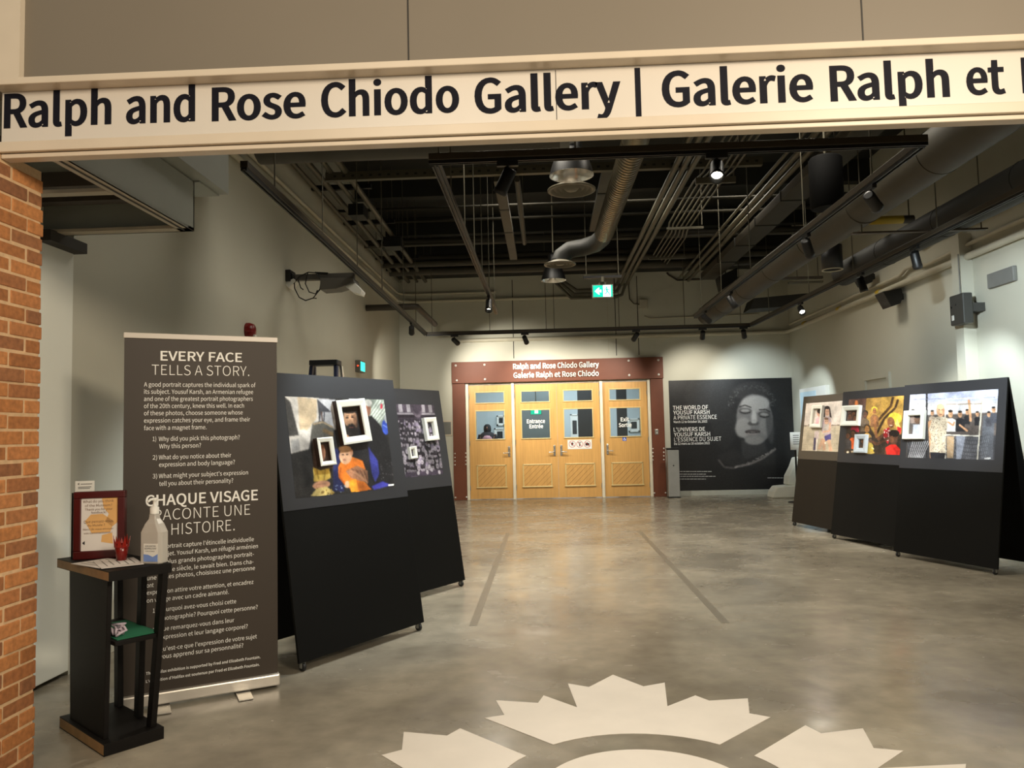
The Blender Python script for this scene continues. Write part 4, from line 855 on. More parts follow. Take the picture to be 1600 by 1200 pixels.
for k in range(26): p.line([(862 + k * 9, 398), (840 + k * 9, 528)], 1.4, (170, 172, 178), 0, .45).line([(862 + k * 9 - 60, 398), (890 + k * 9 - 60, 528)], 1.2, (150, 152, 160), 0, .35)
for k in range(9): p.line([(690 + k * 11, 430), (665 + k * 9, 520)], 3.2, (206, 206, 210), 0, .8).line([(660 + k * 11, 430), (685 + k * 9, 520)], 2, (160, 160, 166), 0, .5)
p.poly([(768, 330), (800, 310), (812, 400), (806, 520), (778, 520), (772, 400)], (200, 150, 110), 1)
p.poly([(790, 312), (832, 300), (872, 312), (862, 400), (858, 495), (776, 490), (784, 400), (772, 372)], (206, 190, 166), 1)
for _ in range(130):
    x, y = rnd.uniform(780, 866), rnd.uniform(312, 488); p.ell(x, y, 2.4, 3.2, rnd.choice([(120, 104, 92), (150, 130, 112), (236, 226, 206)]), rnd.uniform(0, 180), 0, .85)
p.poly([(778, 488), (860, 493), (850, 528), (782, 526)], (38, 38, 44), 1)
p.ell(833, 272, 21, 33, (220, 172, 132), 0, 1).ell(834, 252, 20, 16, (232, 190, 150), 0, 2).ell(826, 268, 4, 2, (70, 50, 40)).ell(842, 268, 4, 2, (70, 50, 40)).ell(834, 292, 8, 2.4, (130, 80, 66)).ell(834, 280, 4, 6, (236, 190, 150)).ell(850, 280, 6, 22, (160, 112, 84), 0, 2, .7)
p.poly([(1062, 518), (1094, 516), (1094, 524), (1062, 526)], (230, 230, 230), 0, .8)
p.ell(712, 320, 15, 22, (110, 80, 60), 0, 1).ell(712, 300, 17, 12, (30, 28, 30), 0, 1).poly([(690, 345), (735, 345), (735, 410), (688, 410)], (190, 196, 210), 1)
for k in range(12): p.line([(672 + k * 7, 300), (690 + k * 6, 412)], 1.2, (130, 136, 150), 0, .5)
p.photo(.1).grain(5, 1); p.build('photo_print', bC.t, .003)

# ---- print: women and children, ochre (middle right board)
a = bD.px(*ZC_(688, 360)); b = bD.px(*ZC_(688, 930)); u0 = (a[0] + b[0]) / 2; u1 = bD.W - u0 * .8; u1 = max(u1, bD.px(*ZC_(1290, 330))[0]); v1, v0 = bD.px(*ZC_(1000, 342))[1], bD.px(*ZC_(960, 930))[1]
p = Paint(bD, u0, u1, v0, v1, ZC_, 200, 160, (52, 42, 34)); DK = (96, 62, 44)
p.poly([(860, 300), (1400, 280), (1400, 700), (1000, 760), (900, 600)], (158, 122, 62), 5).poly([(660, 300), (900, 320), (860, 640), (660, 640)], (92, 66, 58), 6).poly([(1040, 330), (1280, 320), (1270, 560), (1080, 600)], (172, 134, 64), 8, .8)
p.ell(790, 400, 18, 28, (190, 110, 60), 0, 3).line([(1172, 335), (1150, 430), (1050, 540), (960, 640)], 26, (70, 48, 30), 2).line([(1225, 360), (1195, 450), (1080, 560), (1000, 720)], 24, (60, 42, 28), 2)
def kid(x, y, s, skin, top, hair=(36, 28, 24), scarf=None, wb=2.2, hb=4.4):
    p.poly([(x - s * wb * .5, y + s * 1.7), (x - s * .4, y + s * 1.0), (x + s * .4, y + s * 1.0), (x + s * wb * .5, y + s * 1.7), (x + s * wb * .55, y + s * hb), (x - s * wb * .55, y + s * hb)], top, 1)
    p.ell(x, y - s * .35, s * .8, s * .85, scarf or hair, 0, 1); p.ell(x, y, s * .6, s * .85, skin, 0, 1); p.ell(x - s * .22, y - s * .1, s * .12, s * .07, (30, 22, 20), 0, 0); p.ell(x + s * .22, y - s * .1, s * .12, s * .07, (30, 22, 20), 0, 0); p.ell(x, y + s * .42, s * .22, s * .07, (110, 50, 44), 0, 0)
kid(760, 520, 34, DK, (60, 40, 40)); kid(720, 540, 30, DK, (70, 52, 46)); kid(775, 560, 32, (110, 70, 48), (150, 30, 50), wb=2.4)
kid(880, 520, 40, (90, 58, 42), (92, 76, 60)); kid(978, 480, 38, (146, 98, 62), (120, 84, 56), scarf=(206, 186, 62)); p.line([(985, 540), (985, 640), (1000, 760)], 26, (140, 92, 58), 2).line([(1010, 780), (1085, 720)], 36, (110, 72, 50), 2)
kid(900, 670, 42, (140, 98, 54), (170, 130, 60), hair=(60, 44, 30)); kid(755, 720, 36, (110, 72, 48), (206, 92, 44)); kid(700, 740, 32, DK, (60, 56, 56)); kid(856, 790, 34, (128, 86, 52), (90, 64, 44)); kid(935, 790, 26, (100, 70, 46), (186, 160, 60))
p.ell(1190, 560, 70, 62, (196, 176, 60), 20, 2).poly([(1215, 560), (1250, 660), (1222, 690), (1195, 610)], (216, 200, 110), 2).ell(1150, 600, 38, 56, (120, 76, 50), -8, 2).ell(1160, 590, 16, 30, (150, 100, 66), 0, 3, .7).ell(1150, 630, 16, 6, (214, 190, 170), 0, 1)
p.poly([(1075, 680), (1130, 650), (1150, 720), (1120, 830), (1070, 760)], (176, 34, 40), 2).poly([(1215, 640), (1258, 660), (1250, 720), (1215, 700)], (176, 34, 40), 2)
for _ in range(26): p.ell(rnd.uniform(1072, 1145), rnd.uniform(660, 800), 5, 6, (236, 224, 214), 0, 0)
p.line([(1130, 760), (1000, 830), (950, 800)], 30, (92, 60, 42), 2).ell(1175, 770, 46, 66, (84, 54, 40), 0, 2).ell(1185, 715, 54, 38, (28, 22, 20), 0, 2).ell(1158, 775, 20, 36, (124, 80, 54), 0, 3, .8)
p.poly([(1095, 860), (1150, 830), (1200, 830), (1246, 880), (1246, 945), (1085, 945)], (214, 40, 34), 2).poly([(1080, 940), (1092, 860), (1106, 940)], (90, 58, 40), 1)
p.ell(960, 870, 18, 8, (214, 196, 140), 40).ell(920, 915, 60, 16, (180, 150, 70), 0, 2).ell(700, 910, 14, 12, (226, 214, 186)).ell(745, 905, 12, 10, (200, 180, 150)); p.photo(.18).grain(7, 1); p.build('photo_print', bD.t, .003)

# ---- print: pale photograph of mother and baby (farthest right board)
a = bE.px(*ZC_(262, 400)); b = bE.px(*ZC_(222, 897)); u0 = (a[0] + b[0]) / 2; u1 = bE.W - u0; v1, v0 = bE.px(*ZC_(440, 390))[1], bE.px(*ZC_(400, 900))[1]
p = Paint(bE, u0, u1, v0, v1, ZC_, 190, 150, (208, 198, 190))
p.poly([(200, 640), (900, 630), (900, 920), (200, 920)], (190, 178, 156), 2)
for k in range(12): p.line([(200, 420 + k * 30), (900, 412 + k * 30)], 2, (184, 172, 166), 0, .5)
for k in range(24): p.line([(270 + k * 26, 380), (255 + k * 26, 640)], 2, (186, 174, 168), 0, .5)
for k in range(5): p.line([(200, 690 + k * 46), (900, 684 + k * 46)], 3, (160, 148, 124), 0, .6)
for k in range(12): p.line([(230 + k * 56, 660), (222 + k * 56, 910)], 3, (162, 150, 126), 0, .5)
p.line([(200, 636), (900, 626)], 9, (120, 104, 90), 1, .7)
for _ in range(26): p.ell(rnd.uniform(240, 700), rnd.uniform(622, 640), 9, 6, (110, 98, 84), 0, 1, .7)
p.poly([(462, 440), (490, 428), (515, 450), (532, 552), (512, 545), (505, 470), (470, 470), (462, 552), (452, 545)], (40, 32, 34), 1)
p.poly([(440, 590), (470, 540), (510, 540), (530, 590), (525, 690), (490, 760), (430, 700)], (188, 168, 178), 2).ell(486, 492, 23, 42, (206, 164, 140), 0, 1).ell(478, 485, 5, 3, (60, 44, 40)).ell(495, 485, 5, 3, (60, 44, 40)).ell(487, 516, 9, 3, (160, 86, 80)).ell(486, 446, 26, 16, (40, 32, 34), 0, 1)
p.poly([(455, 745), (525, 715), (525, 780), (465, 795)], (76, 72, 128), 2).line([(440, 770), (400, 880)], 30, (198, 160, 134), 2).line([(500, 780), (525, 900)], 34, (204, 166, 140), 2).line([(450, 780), (452, 890)], 30, (196, 156, 130), 2)
p.ell(478, 660, 34, 62, (190, 182, 176), 10, 2).ell(478, 590, 22, 32, (214, 172, 146), 0, 1).ell(476, 562, 22, 12, (120, 90, 70), 0, 1).ell(470, 590, 4, 3, (70, 50, 44)).ell(486, 590, 4, 3, (70, 50, 44)).line([(515, 600), (510, 690), (440, 700)], 20, (206, 166, 140), 2)
p.line([(388, 690), (368, 900)], 14, (232, 224, 214), 1).poly([(355, 690), (400, 690), (395, 770), (348, 790)], (206, 190, 190), 2).line([(358, 760), (350, 890)], 22, (72, 66, 96), 2)
p.ell(404, 505, 26, 36, (196, 150, 126), 0, 1).ell(410, 484, 30, 26, (44, 34, 34), 0, 2).poly([(365, 560), (400, 545), (435, 560), (430, 640), (362, 640)], (214, 170, 176), 2).ell(465, 815, 8, 10, (244, 236, 224))
p.photo(.07).grain(4, 1); p.build('photo_print', bE.t, .003)

# ---- white magnet frames hung on the boards
magnet_frame(bA, ZA, [(497, 335), (722, 322), (770, 648), (550, 688)], 'large white frame around the bearded man on the nearest left board', .18, .038, side=M_FRD)
magnet_frame(bA, ZA, [(345, 630), (468, 618), (500, 835), (374, 850)], 'small white frame around the girl in yellow on the nearest left board', .22, .036, side=M_FRD)
magnet_frame(bB, ZA, [(1195, 470), (1285, 463), (1308, 640), (1212, 648)], 'larger white frame on the black and white crowd photograph', .24, .035)
magnet_frame(bB, ZA, [(1078, 695), (1132, 690), (1145, 783), (1090, 790)], 'smaller white frame low on the black and white crowd photograph', .25, .03)
magnet_frame(bC, ZBf, [(655, 276), (762, 270), (752, 422), (645, 422)], 'white frame on the left edge of the fence photograph on the nearest right board', .2, .035)
magnet_frame(bD, ZC_, [(660, 430), (850, 425), (835, 635), (645, 640)], 'square white frame at the upper left of the ochre photograph', .17, .035)
magnet_frame(bD, ZC_, [(795, 730), (920, 725), (903, 922), (778, 915)], 'small grey frame low on the ochre photograph', .26, .03, m_front=M_FRG, side=M_FRG)
magnet_frame(bE, ZC_, [(340, 430), (462, 422), (432, 660), (328, 650)], 'white frame on the pale photograph of the mother and baby', .18, .035)

# ================================================================== LADDER BEHIND THE LEFT BOARD
M_NAVYF = mat('navy_fibreglass', (18, 26, 52), .5); M_LAD = mat('black_ladder_cap', (14, 15, 20), .5)
lx, ly = -2.08, 7.2; t = thing('step_ladder', 'navy blue step ladder behind the nearest left board', 'ladder', (lx, ly, 0))
m = MB(); m.box(lx - .135, lx + .135, ly - .08, ly + .08, 2.09, 2.14); m.build('top_cap', M_LAD, t, bevel=.008)
for s in (-1, 1):
    MB().par((lx + s * .22 - .02, ly - .42, 0), (.03, 0, 0), (0, .06, 0), (-s * .105, .36, 2.09)).build('front_rail', M_NAVYF, t); MB().par((lx + s * .235 - .015, ly + .40, 0), (.025, 0, 0), (0, .045, 0), (-s * .105, -.34, 2.09)).build('rear_rail', M_CHROME if s > 0 else M_NAVYF, t)
for k in range(1, 6):
    z = k * .31; f = z / 1.94; hw = .21 - .105 * f; yy = ly - .42 + .36 * f
    MB().box(lx - hw, lx + hw, yy, yy + .08, z, z + .025).build('step', M_SILV, t)
    if k in (2, 4): MB().box(lx - hw, lx + hw, ly + .40 - .34 * f, ly + .42 - .34 * f, z, z + .02).build('rear_brace', M_SILV, t)

# ================================================================== MURAL AND THE RIGHT REAR CORNER
ZD_ = zf((1020, 560), 5.0); pm = Pl((2.62, YB, 0), (1, 0, 0), (0, 0, 1)); WMU = XR - 2.62
t = thing('exhibition_mural', 'large black wall mural with a grey portrait and white exhibition title', 'mural', (3.9, YB, .11))
p = Paint(pm, .005, WMU - .002, .108, 2.435, ZD_, 250, 230, (27, 27, 29))
p.ell(420, 300, 170, 200, (44, 44, 45), 0, 30, .8); p.ell(560, 420, 110, 300, (38, 38, 39), 0, 24, .8)
p.ell(770, 330, 180, 130, (34, 33, 34), -8, 6).ell(770, 250, 150, 70, (46, 45, 46), -6, 6)
for _ in range(160):
    th = rnd.uniform(math.pi * .95, math.pi * 2.05); rr = rnd.uniform(.82, 1.06); x, y = 775 + 175 * rr * math.cos(th), 350 + 135 * rr * math.sin(th); g = rnd.uniform(30, 96); p.ell(x, y, 7, 4, (g, g, g), rnd.uniform(0, 180), 1, .7)
p.poly([(690, 640), (860, 600), (900, 740), (700, 800)], (52, 51, 52), 10).poly([(500, 760), (640, 700), (740, 800), (950, 700), (960, 830), (600, 850)], (40, 39, 40), 12, .8)
p.ell(795, 475, 142, 196, (112, 110, 110), -6, 6).ell(800, 355, 112, 66, (158, 156, 154), -4, 10).ell(705, 540, 62, 80, (140, 138, 136), 8, 10).ell(880, 530, 50, 70, (126, 124, 123), 0, 10).ell(790, 640, 72, 34, (128, 126, 124), 0, 8).ell(915, 540, 30, 130, (70, 69, 70), -6, 10, .8)
p.ell(722, 412, 50, 24, (70, 68, 68), 0, 6).ell(870, 440, 48, 24, (66, 64, 64), 6, 6).ell(722, 408, 36, 13, (150, 148, 146), 0, 4).ell(870, 438, 34, 13, (140, 138, 136), 6, 4).line([(684, 420), (722, 430), (762, 420)], 6, (24, 22, 22), 1).line([(834, 452), (870, 462), (906, 452)], 6, (24, 22, 22), 1)
p.line([(672, 380), (720, 366), (770, 384)], 8, (40, 38, 38), 2).line([(830, 402), (880, 398), (920, 420)], 8, (40, 38, 38), 2)
p.ell(790, 470, 22, 60, (176, 174, 172), 0, 7).ell(785, 508, 44, 18, (72, 70, 70), 0, 5).ell(790, 495, 24, 14, (164, 162, 160), 0, 4)
p.ell(780, 572, 60, 16, (66, 60, 60), 0, 3).ell(778, 588, 48, 15, (128, 122, 120), 0, 5).line([(722, 576), (780, 582), (836, 576)], 5, (30, 26, 26), 1)
p.line([(640, 850), (760, 825), (860, 780), (960, 706)], 16, (120, 114, 112), 4).line([(510, 790), (560, 850), (640, 858)], 14, (84, 80, 80), 5)
for _ in range(70):
    f = rnd.random(); x = 640 + 320 * f; y = 850 - 150 * f ** 1.4 + rnd.uniform(-8, 8); g = rnd.uniform(70, 170); p.ell(x, y, 6, 4, (g, g * .97, g * .95), 0, 1, .8)
p.line([(606, 150), (622, 1030)], 3, (38, 38, 40), 1, .6)
p.grain(2.5, 1); p.build('mural_print', t, .004)
m = MB(); letters_px(m, pm, ZD_, [('THE WORLD OF', 157, 403, 432, 32, .014), ('YOUSUF KARSH', 160, 440, 443, 31, .014), ('A PRIVATE ESSENCE', 162, 479, 500, 31, 0), ('March 12 to October 16, 2022', 163, 506, 425, 18, .02)], .0055); m.build('english_title', M_VINYL, t)
m = MB(); letters_px(m, pm, ZD_, [('L\'UNIVERS DE', 163, 572, 408, 31, .014), ('YOUSUF KARSH', 165, 611, 448, 31, .014), ('L\'ESSENCE DU SUJET', 167, 650, 535, 31, 0), ('Du 12 mars au 16 octobre 2022', 167, 676, 445, 18, .02)], .0055); m.build('french_title', M_VINYL, t)
m = MB()
for (x0, x1, y) in ((180, 460, 886), (180, 415, 907), (180, 490, 924), (180, 415, 945), (895, 1060, 936)):
    x = x0
    while x < x1:
        w_ = rnd.uniform(10, 34); e = min(x + w_, x1); a = pm.px(*ZD_(x, y)); b = pm.px(*ZD_(e, y)); m.add([pm.pt(a[0], a[1], .0055), pm.pt(b[0], a[1], .0055), pm.pt(b[0], a[1] + .013, .0055), pm.pt(a[0], a[1] + .013, .0055)], [(0, 1, 2, 3)]); x = e + 4
m.build('credit_lines', mat('grey_white_ink', (190, 190, 188), .6), t)
a = at(1039, 776, Z=0); b = at(1056, 775, Z=0); x0, yb_ = a.x, 16.05; wB = .235; cx = 2.60
t = thing('bollard', 'waist-high silver bollard post between the portal and the mural', 'bollard', (cx, yb_, 0))
MB().cbox((cx, yb_, .50), wB, .15, .96).build('post', mat('satin_grey_aluminium', (168, 170, 168), .35, metal=.5), t, bevel=.01); MB().cbox((cx, yb_, 1.0), wB + .012, .162, .04).build('cap', M_BLACK, t, bevel=.006); MB().cbox((cx, yb_, .01), wB + .01, .16, .02).build('foot', M_BLACK, t)
MB().lathe((cx, yb_ - .075, .66), [(.014, 0), (.014, .006), (0, .007)], 12, (0, -1, 0)).build('button', M_BLACK, t)
p0 = at(697, 681, Y=YB); p1 = at(705, 657, Y=YB); t = thing('wall_plaque', 'small grey framed plaque on the rear wall left of the portal', 'plaque', (p0.x, YB, p0.z))
MB().box(p0.x - .1, p1.x + .02, YB - .02, YB - .001, p0.z, p1.z).build('frame', M_TRIM, t, bevel=.004); MB().box(p0.x - .075, p1.x - .005, YB - .024, YB - .02, p0.z + .03, p1.z - .03).build('plate', M_GREY, t)
# white stepped stone piece in the corner and a sign on a post
M_STONE = mat('white_plaster_stone', (222, 220, 206), .7, var=.05, bump=.2, scale=8)
cx, cy = 4.88, 15.7; t = thing('white_sculpture', 'white stepped plaster piece on the floor in the right rear corner', 'sculpture', (cx, cy, 0))
MB().prism([(4.44, cy - .2, 0), (5.10, cy - .2, 0), (5.10, cy - .2, .22), (4.95, cy - .2, .25), (4.55, cy - .2, .22), (4.47, cy - .2, .12)], (0, .4, 0)).build('plinth', M_STONE, t, bevel=.02)
MB().prism([(4.78, cy - .1, .25), (5.09, cy - .1, .23), (5.09, cy - .1, .80), (4.97, cy - .1, .78), (4.90, cy - .1, .60), (4.80, cy - .1, .42)], (0, .3, 0)).build('upper_block', M_STONE, t, bevel=.015)
q = at(1243, 706, Y=14.6); t = thing('post_sign', 'small white notice on a dark post beside the farthest right board', 'sign', (q.x, 14.6, 0))
MB().tube([(q.x, 14.6, .02), (q.x, 14.6, 1.2)], .018, 10).build('post', M_BLACK, t); MB().lathe((q.x, 14.6, 0), [(.17, 0), (.17, .012), (.05, .025)], 24).build('base', M_BLACK, t)
a = at(1235.5, 703, Y=14.57); b = at(1252, 675, Y=14.57); pn = Pl((a.x, 14.57, a.z), (1, 0, 0), (0, 0, 1)); MB().plate(pn, 0, .21, 0, b.z - a.z, -.01, 0).build('notice_panel', M_WHITE, t); m = MB()
for k in range(5): m.add([pn.pt(.05, .1 + k * .04, .001), pn.pt(.16, .1 + k * .04, .001), pn.pt(.16, .115 + k * .04, .001), pn.pt(.05, .115 + k * .04, .001)], [(0, 1, 2, 3)])
m.build('printed_lines', M_GREY, t)
# right wall: white panel, red poster, speakers, control box, exit sign at left, alarm, projector
a = at(1251, 607, X=XR - .05); b = at(1292, 601, X=XR - .05)
t = thing('lit_doorway_panel', 'white panel for a lit doorway on the right wall behind the farthest right board', 'panel', (XR, (a.y + b.y) / 2, .3))  # plain white panel built in place of a lit doorway
MB().box(XR - .08, XR - .002, b.y, a.y, .3, 2.15).build('panel_board', M_WHITE, t, bevel=.004); MB().box(XR - .084, XR - .08, b.y + .5, a.y - .05, .35, 2.08).build('inner_field', mat('pale_blue_field', (196, 220, 232), .5), t)
pr_ = Pl((XR - .004, 8.50, 0), (0, -1, 0), (0, 0, 1)); t = thing('red_poster', 'red poster with a white disc on the right wall beyond the nearest right board', 'poster', (XR, 8.1, 1.2))
MB().plate(pr_, 0, .75, 1.24, 1.62, 0, .003).build('poster_sheet', mat('red_poster_ink', (176, 44, 36), .5), t); MB().plate(pr_, 0, .75, 1.18, 1.24, 0, .003).build('white_strip', M_WHITE, t)
m = MB(); cu, cv = .13, 1.43; m.add([pr_.pt(cu + .085 * math.cos(k * math.pi / 16), cv + .085 * math.sin(k * math.pi / 16), .0035) for k in range(32)], [tuple(range(32))])
for k, (dx, dy) in enumerate(((0, .035), (0, -.035), (-.035, 0), (.035, 0))):
    m.mi(1 + k % 2); m.add([pr_.pt(cu + dx + x, cv + dy + y, .004) for x, y in ((0, -.022), (.022, 0), (0, .022), (-.022, 0))], [(0, 1, 2, 3)])
m.build('emblem', [M_WHITE, M_BLUE, mat('gold_ink', (214, 150, 40), .5)], t); m = MB()
for k, (vv, w_) in enumerate(((1.585, .5), (1.565, .3), (1.30, .45), (1.28, .5), (1.26, .35))): m.add([pr_.pt(.05, vv, .0035), pr_.pt(.05 + w_, vv, .0035), pr_.pt(.05 + w_, vv + .009, .0035), pr_.pt(.05, vv + .009, .0035)], [(0, 1, 2, 3)])
m.build('printed_lines', M_WHITE, t)
M_BOXG = mat('grey_enclosure', (62, 62, 59), .5, var=.04)
t = thing('control_box', 'grey electrical box high on the pilaster of the right wall', 'box', (4.99, 9.35, 2.58))
MB().box(4.93, 5.045, 9.17, 9.47, 2.58, 2.94).build('enclosure', M_BOXG, t, bevel=.012); m = MB(); m.box(4.926, 4.93, 9.38, 9.43, 2.64, 2.70); m.build('label', M_WHITE, t)
for y, z in ((9.43, 2.80), (9.33, 2.82)): MB().lathe((4.93, y, z), [(.013, 0), (.013, .006), (0, .007)], 10, (-1, 0, 0)).build('screw', M_BLACK, t)
MB().tube([(5.02, 9.38, 2.94), (5.02, 9.38, 3.44)], .008, 6).build('cable', M_GREY, t); MB().box(5.045, 5.2, 9.2, 9.40, 2.72, 2.82).build('bracket', M_BOXG, t)
t = thing('wall_mount_plate', 'pale grey mounting plate on the right wall above the grey control box', 'bracket', (XR, 8.8, 2.9)); MB().box(XR - .05, XR - .002, 8.55, 9.05, 2.95, 3.12).build('plate', mat('pale_grey_plate', (120, 120, 116), .5), t, bevel=.01)
def speaker(x, y, z, s, label):
    t = thing('wall_speaker', label, 'speaker', (x, y, z), 0, 'wall speakers'); m = MB()
    m.prism([(x - .30 * s, y + .02, z + .10 * s), (x - .20 * s, y + .02, z - .10 * s), (x - .08 * s, y + .02, z - .06 * s), (x - .04 * s, y + .02, z + .04 * s), (x - .06 * s, y + .02, z + .14 * s)], (0, .26 * s, 0)); m.build('cabinet', M_BLACK, t, bevel=.006)
    MB().box(x - .06 * s, x - .001, y + .10 * s, y + .18 * s, z, z + .08 * s).build('bracket', M_BLACK, t); return t
speaker(XR, 11.1, 3.2, 1.1, 'black wedge speaker on the right wall below the white pipes'); speaker(XR - .05, 11.9, 3.66, 1.0, 'black wedge speaker tucked above the white pipes on the right wall')

M_RALM = mat('dark_red_plastic', (120, 16, 14), .3)
wx = wall_left_x(7.6); c = Vector((wx, 7.6, 2.50)); t = thing('fire_alarm', 'red fire alarm sounder on the left wall above the banner', 'alarm', c - Vector((0, 0, .08)))
MB().lathe(c, [(.085, 0.002), (.085, .03), (.07, .07), (.03, .085), (0, .087)], 20, (1, 0, 0)).build('housing', M_RALM, t); MB().box(wx + .04, wx + .09, 7.57, 7.63, 2.42, 2.46).build('strobe', M_WHITE, t)
M_EXG = mat('exit_green_light', (0, 168, 130), .4, emit=1.6); M_EXW = mat('exit_white_light', (226, 255, 250), .4, emit=1.6)
wx = wall_left_x(12.4); a = 12.27; t = thing('wall_exit_sign', 'small green exit sign on the left wall near the rear corner', 'exit sign', (wx, 12.42, 1.93))
MB().box(wx + .003, wx + .09, a, a + .33, 2.45, 2.64).build('housing', M_GREY, t, bevel=.006); MB().box(wx + .09, wx + .093, a + .02, a + .31, 2.47, 2.62).build('face', mat('exit_cyan_light', (40, 214, 196), .4, emit=1.3), t); MB().lathe((wx + .05, a, 2.55), [(.012, 0), (.012, .006), (0, .008)], 10, (0, -1, 0)).build('indicator', mat('red_indicator', (255, 60, 30), .4, emit=3), t)
# wall-mounted projector arm
M_PROJ = mat('grey_projector_shell', (92, 89, 84), .5, var=.04)
yp = 8.9; wx = wall_left_x(yp); q = lambda x, y: at(x, y, Y=yp)
t = thing('projector', 'wall-mounted short-throw projector on an arm with looped cables on the left wall', 'projector', (wx, yp, 3.1))
m = MB(); a, b = q(449, 424), q(554, 436); m.box(wx + .06, b.x, yp - .04, yp + .04, b.z, b.z + .07); m.build('arm', M_PROJ, t, bevel=.004); m = MB(); m.box(wx + .002, wx + .06, yp - .1, yp + .1, q(447, 442).z, q(447, 424).z); m.build('wall_plate', M_BLACK, t, bevel=.004)
bp = [(505, 437), (556, 437), (558, 445), (530, 454), (505, 456)]; MB().prism([q(*k) - Vector((0, .13, 0)) for k in bp], (0, .26, 0)).build('body', M_PROJ, t, bevel=.008)
MB().prism([q(*k) - Vector((0, .1, 0)) for k in [(543, 450), (556, 443), (568, 455), (566, 462), (553, 458)]], (0, .2, 0)).build('mirror_hood', M_WHITE, t, bevel=.004); MB().prism([q(*k) - Vector((0, .08, 0)) for k in [(447, 444), (462, 437), (465, 441), (454, 452)]], (0, .16, 0)).build('power_brick', M_WHITE, t, bevel=.004)
MB().prism([q(*k) - Vector((0, .05, 0)) for k in [(496, 426), (514, 427), (514, 430), (496, 429)]], (0, .1, 0)).build('adapter', M_BLACK, t)
cb = [[(454, 425), (462, 433), (463, 452), (470, 466), (480, 471), (492, 467), (503, 452), (504, 438), (496, 428), (484, 427), (470, 434), (461, 445)], [(484, 428), (480, 445), (486, 458), (496, 461), (499, 455)], [(496, 427), (505, 440), (503, 455), (492, 468), (498, 468)], [(470, 440), (474, 452), (478, 455)]]
for i, c_ in enumerate(cb): MB().tube([q(*k) + Vector((0, -.06 - .012 * i, 0)) for k in c_], .007, 6).build('cable', M_BLACK, t)
# ================================================================== LIGHTING TRACKS AND SPOTLIGHTS
ZTR = 3.30
def track(label, a, b, rods, name='lighting_track'):
    a = Vector((a[0], a[1], ZTR)); b = Vector((b[0], b[1], ZTR)); d = (b - a).normalized(); s = Vector((-d.y, d.x, 0)); L_ = (b - a).length
    t = thing(name, label, 'lighting track', (a + b) / 2, 0, 'black lighting tracks'); up = Vector((0, 0, 1))
    MB().par(a - s * .028 + up * .024, d * L_, s * .056, up * .05).build('beam', M_BRONZE, t, bevel=.004)
    m = MB(); m.par(a - s * .022, d * L_, s * .012, up * .024); m.par(a + s * .010, d * L_, s * .012, up * .024); m.par(a - s * .010 + up * .012, d * L_, s * .020, up * .012); m.build('channel', M_BLACK, t)
    for f in rods: p = a + d * L_ * f; MB().tube([p + up * .07, Vector((p.x, p.y, 5.58))], .006, 6).build('hanging_rod', M_COND, t)
    return t
track('black lighting track along the left wall', (-2.08, 5.22), (-2.262, 14.57), (.07, .22, .38, .54, .73, .87))
track('black lighting track across the rear wall', (-2.262, 14.60), (3.915, 14.60), (.02, .2, .375, .40, .6, .8, .97))
track('black lighting track along the right wall', (3.915, 14.57), (4.03, 5.2), (.12, .33, .5, .72, .9))
track('black lighting track across the front, just behind the sign', (-.77, 5.24), (2.64, 5.24), (.02, .30, .63, .82))
track('bronze lighting track running away down the middle', (-.735, 5.28), (-.745, 12.15), (.14, .3, .45, .6, .78, .95))
track('black lighting track running away on the right beside the large duct', (2.625, 5.28), (2.615, 13.25), (.1, .3, .55, .75, .93))
def spot_proto():
    t = thing('track_spotlight', '', 'spotlight')
    MB().box(-.018, .018, -.075, .075, -.032, 0).build('adapter', M_BLACK, t, bevel=.003)
    MB().tube([(0, 0, -.03), (0, 0, -.105)], .010, 8).build('stem', M_BLACK, t)
    c = MB().lathe((0, 0, 0), [(.03, .055), (.045, .05), (.047, -.10), (.050, -.105), (.050, -.135), (.042, -.135), (.040, -.07), (0, -.07)], 20).build('can', M_BLACK, t, bevel=0)
    c.location = (0, 0, -.10); WM[c.name] = Matrix.Identity(4)
    MB().lathe((0, 0, 0), [(.0395, -.075), (.030, -.08), (0, -.082)], 16).build('lens', M_LENS, c)
    return t
SP = spot_proto(); first = [True]; CW = (1.0, .93, .80); CC = (.82, .94, 1.0)
def spot(pos, aim, label, along_x, power, color=CW, cone=46, blend=.55):
    t = SP if first[0] else copy_tree(SP); first[0] = False
    t['label'] = label; t['group'] = 'track spotlights'; t.location = pos; rz = math.pi / 2 if along_x else 0; t.rotation_euler = (0, 0, rz)
    can = [c for c in t.children if c.name.startswith('can')][0]; piv = Vector(pos) + Vector((0, 0, -.10)); d = (Vector(aim) - piv).normalized()
    can.rotation_euler = (Matrix.Rotation(-rz, 3, 'Z') @ d).to_track_quat('-Z', 'Y').to_euler()
    if power: lamp('spotlight_beam', 'SPOT', piv + d * .16, aim, power, color, .03, spot=cone, blend=blend)
def xa(px, Y): return at(px, 520 if Y > 10 else 260, Y=Y).x
T_ = lambda px, py: (lambda p: (p.x, p.y, ZTR))(at(px, py, Z=ZTR))
def on_l(y): return (-2.08 + (-.182) * (y - 5.22) / 9.35, y, ZTR)
spot(on_l(T_(640, 505)[1]), (-2.75, 15.9, 1.7), 'only black spotlight on the track along the left wall', False, 120, CW, 84, .9)
spot((xa(710, 14.6), 14.6, ZTR), (-.9, 16.4, 2.45), 'leftmost black spotlight on the rear track', True, 190, CW, 88, .9)
spot((xa(820, 14.6), 14.6, ZTR), (.1, 16.4, 2.1), 'second black spotlight from the left on the rear track, above the oak doors', True, 190, CW, 86, .9)
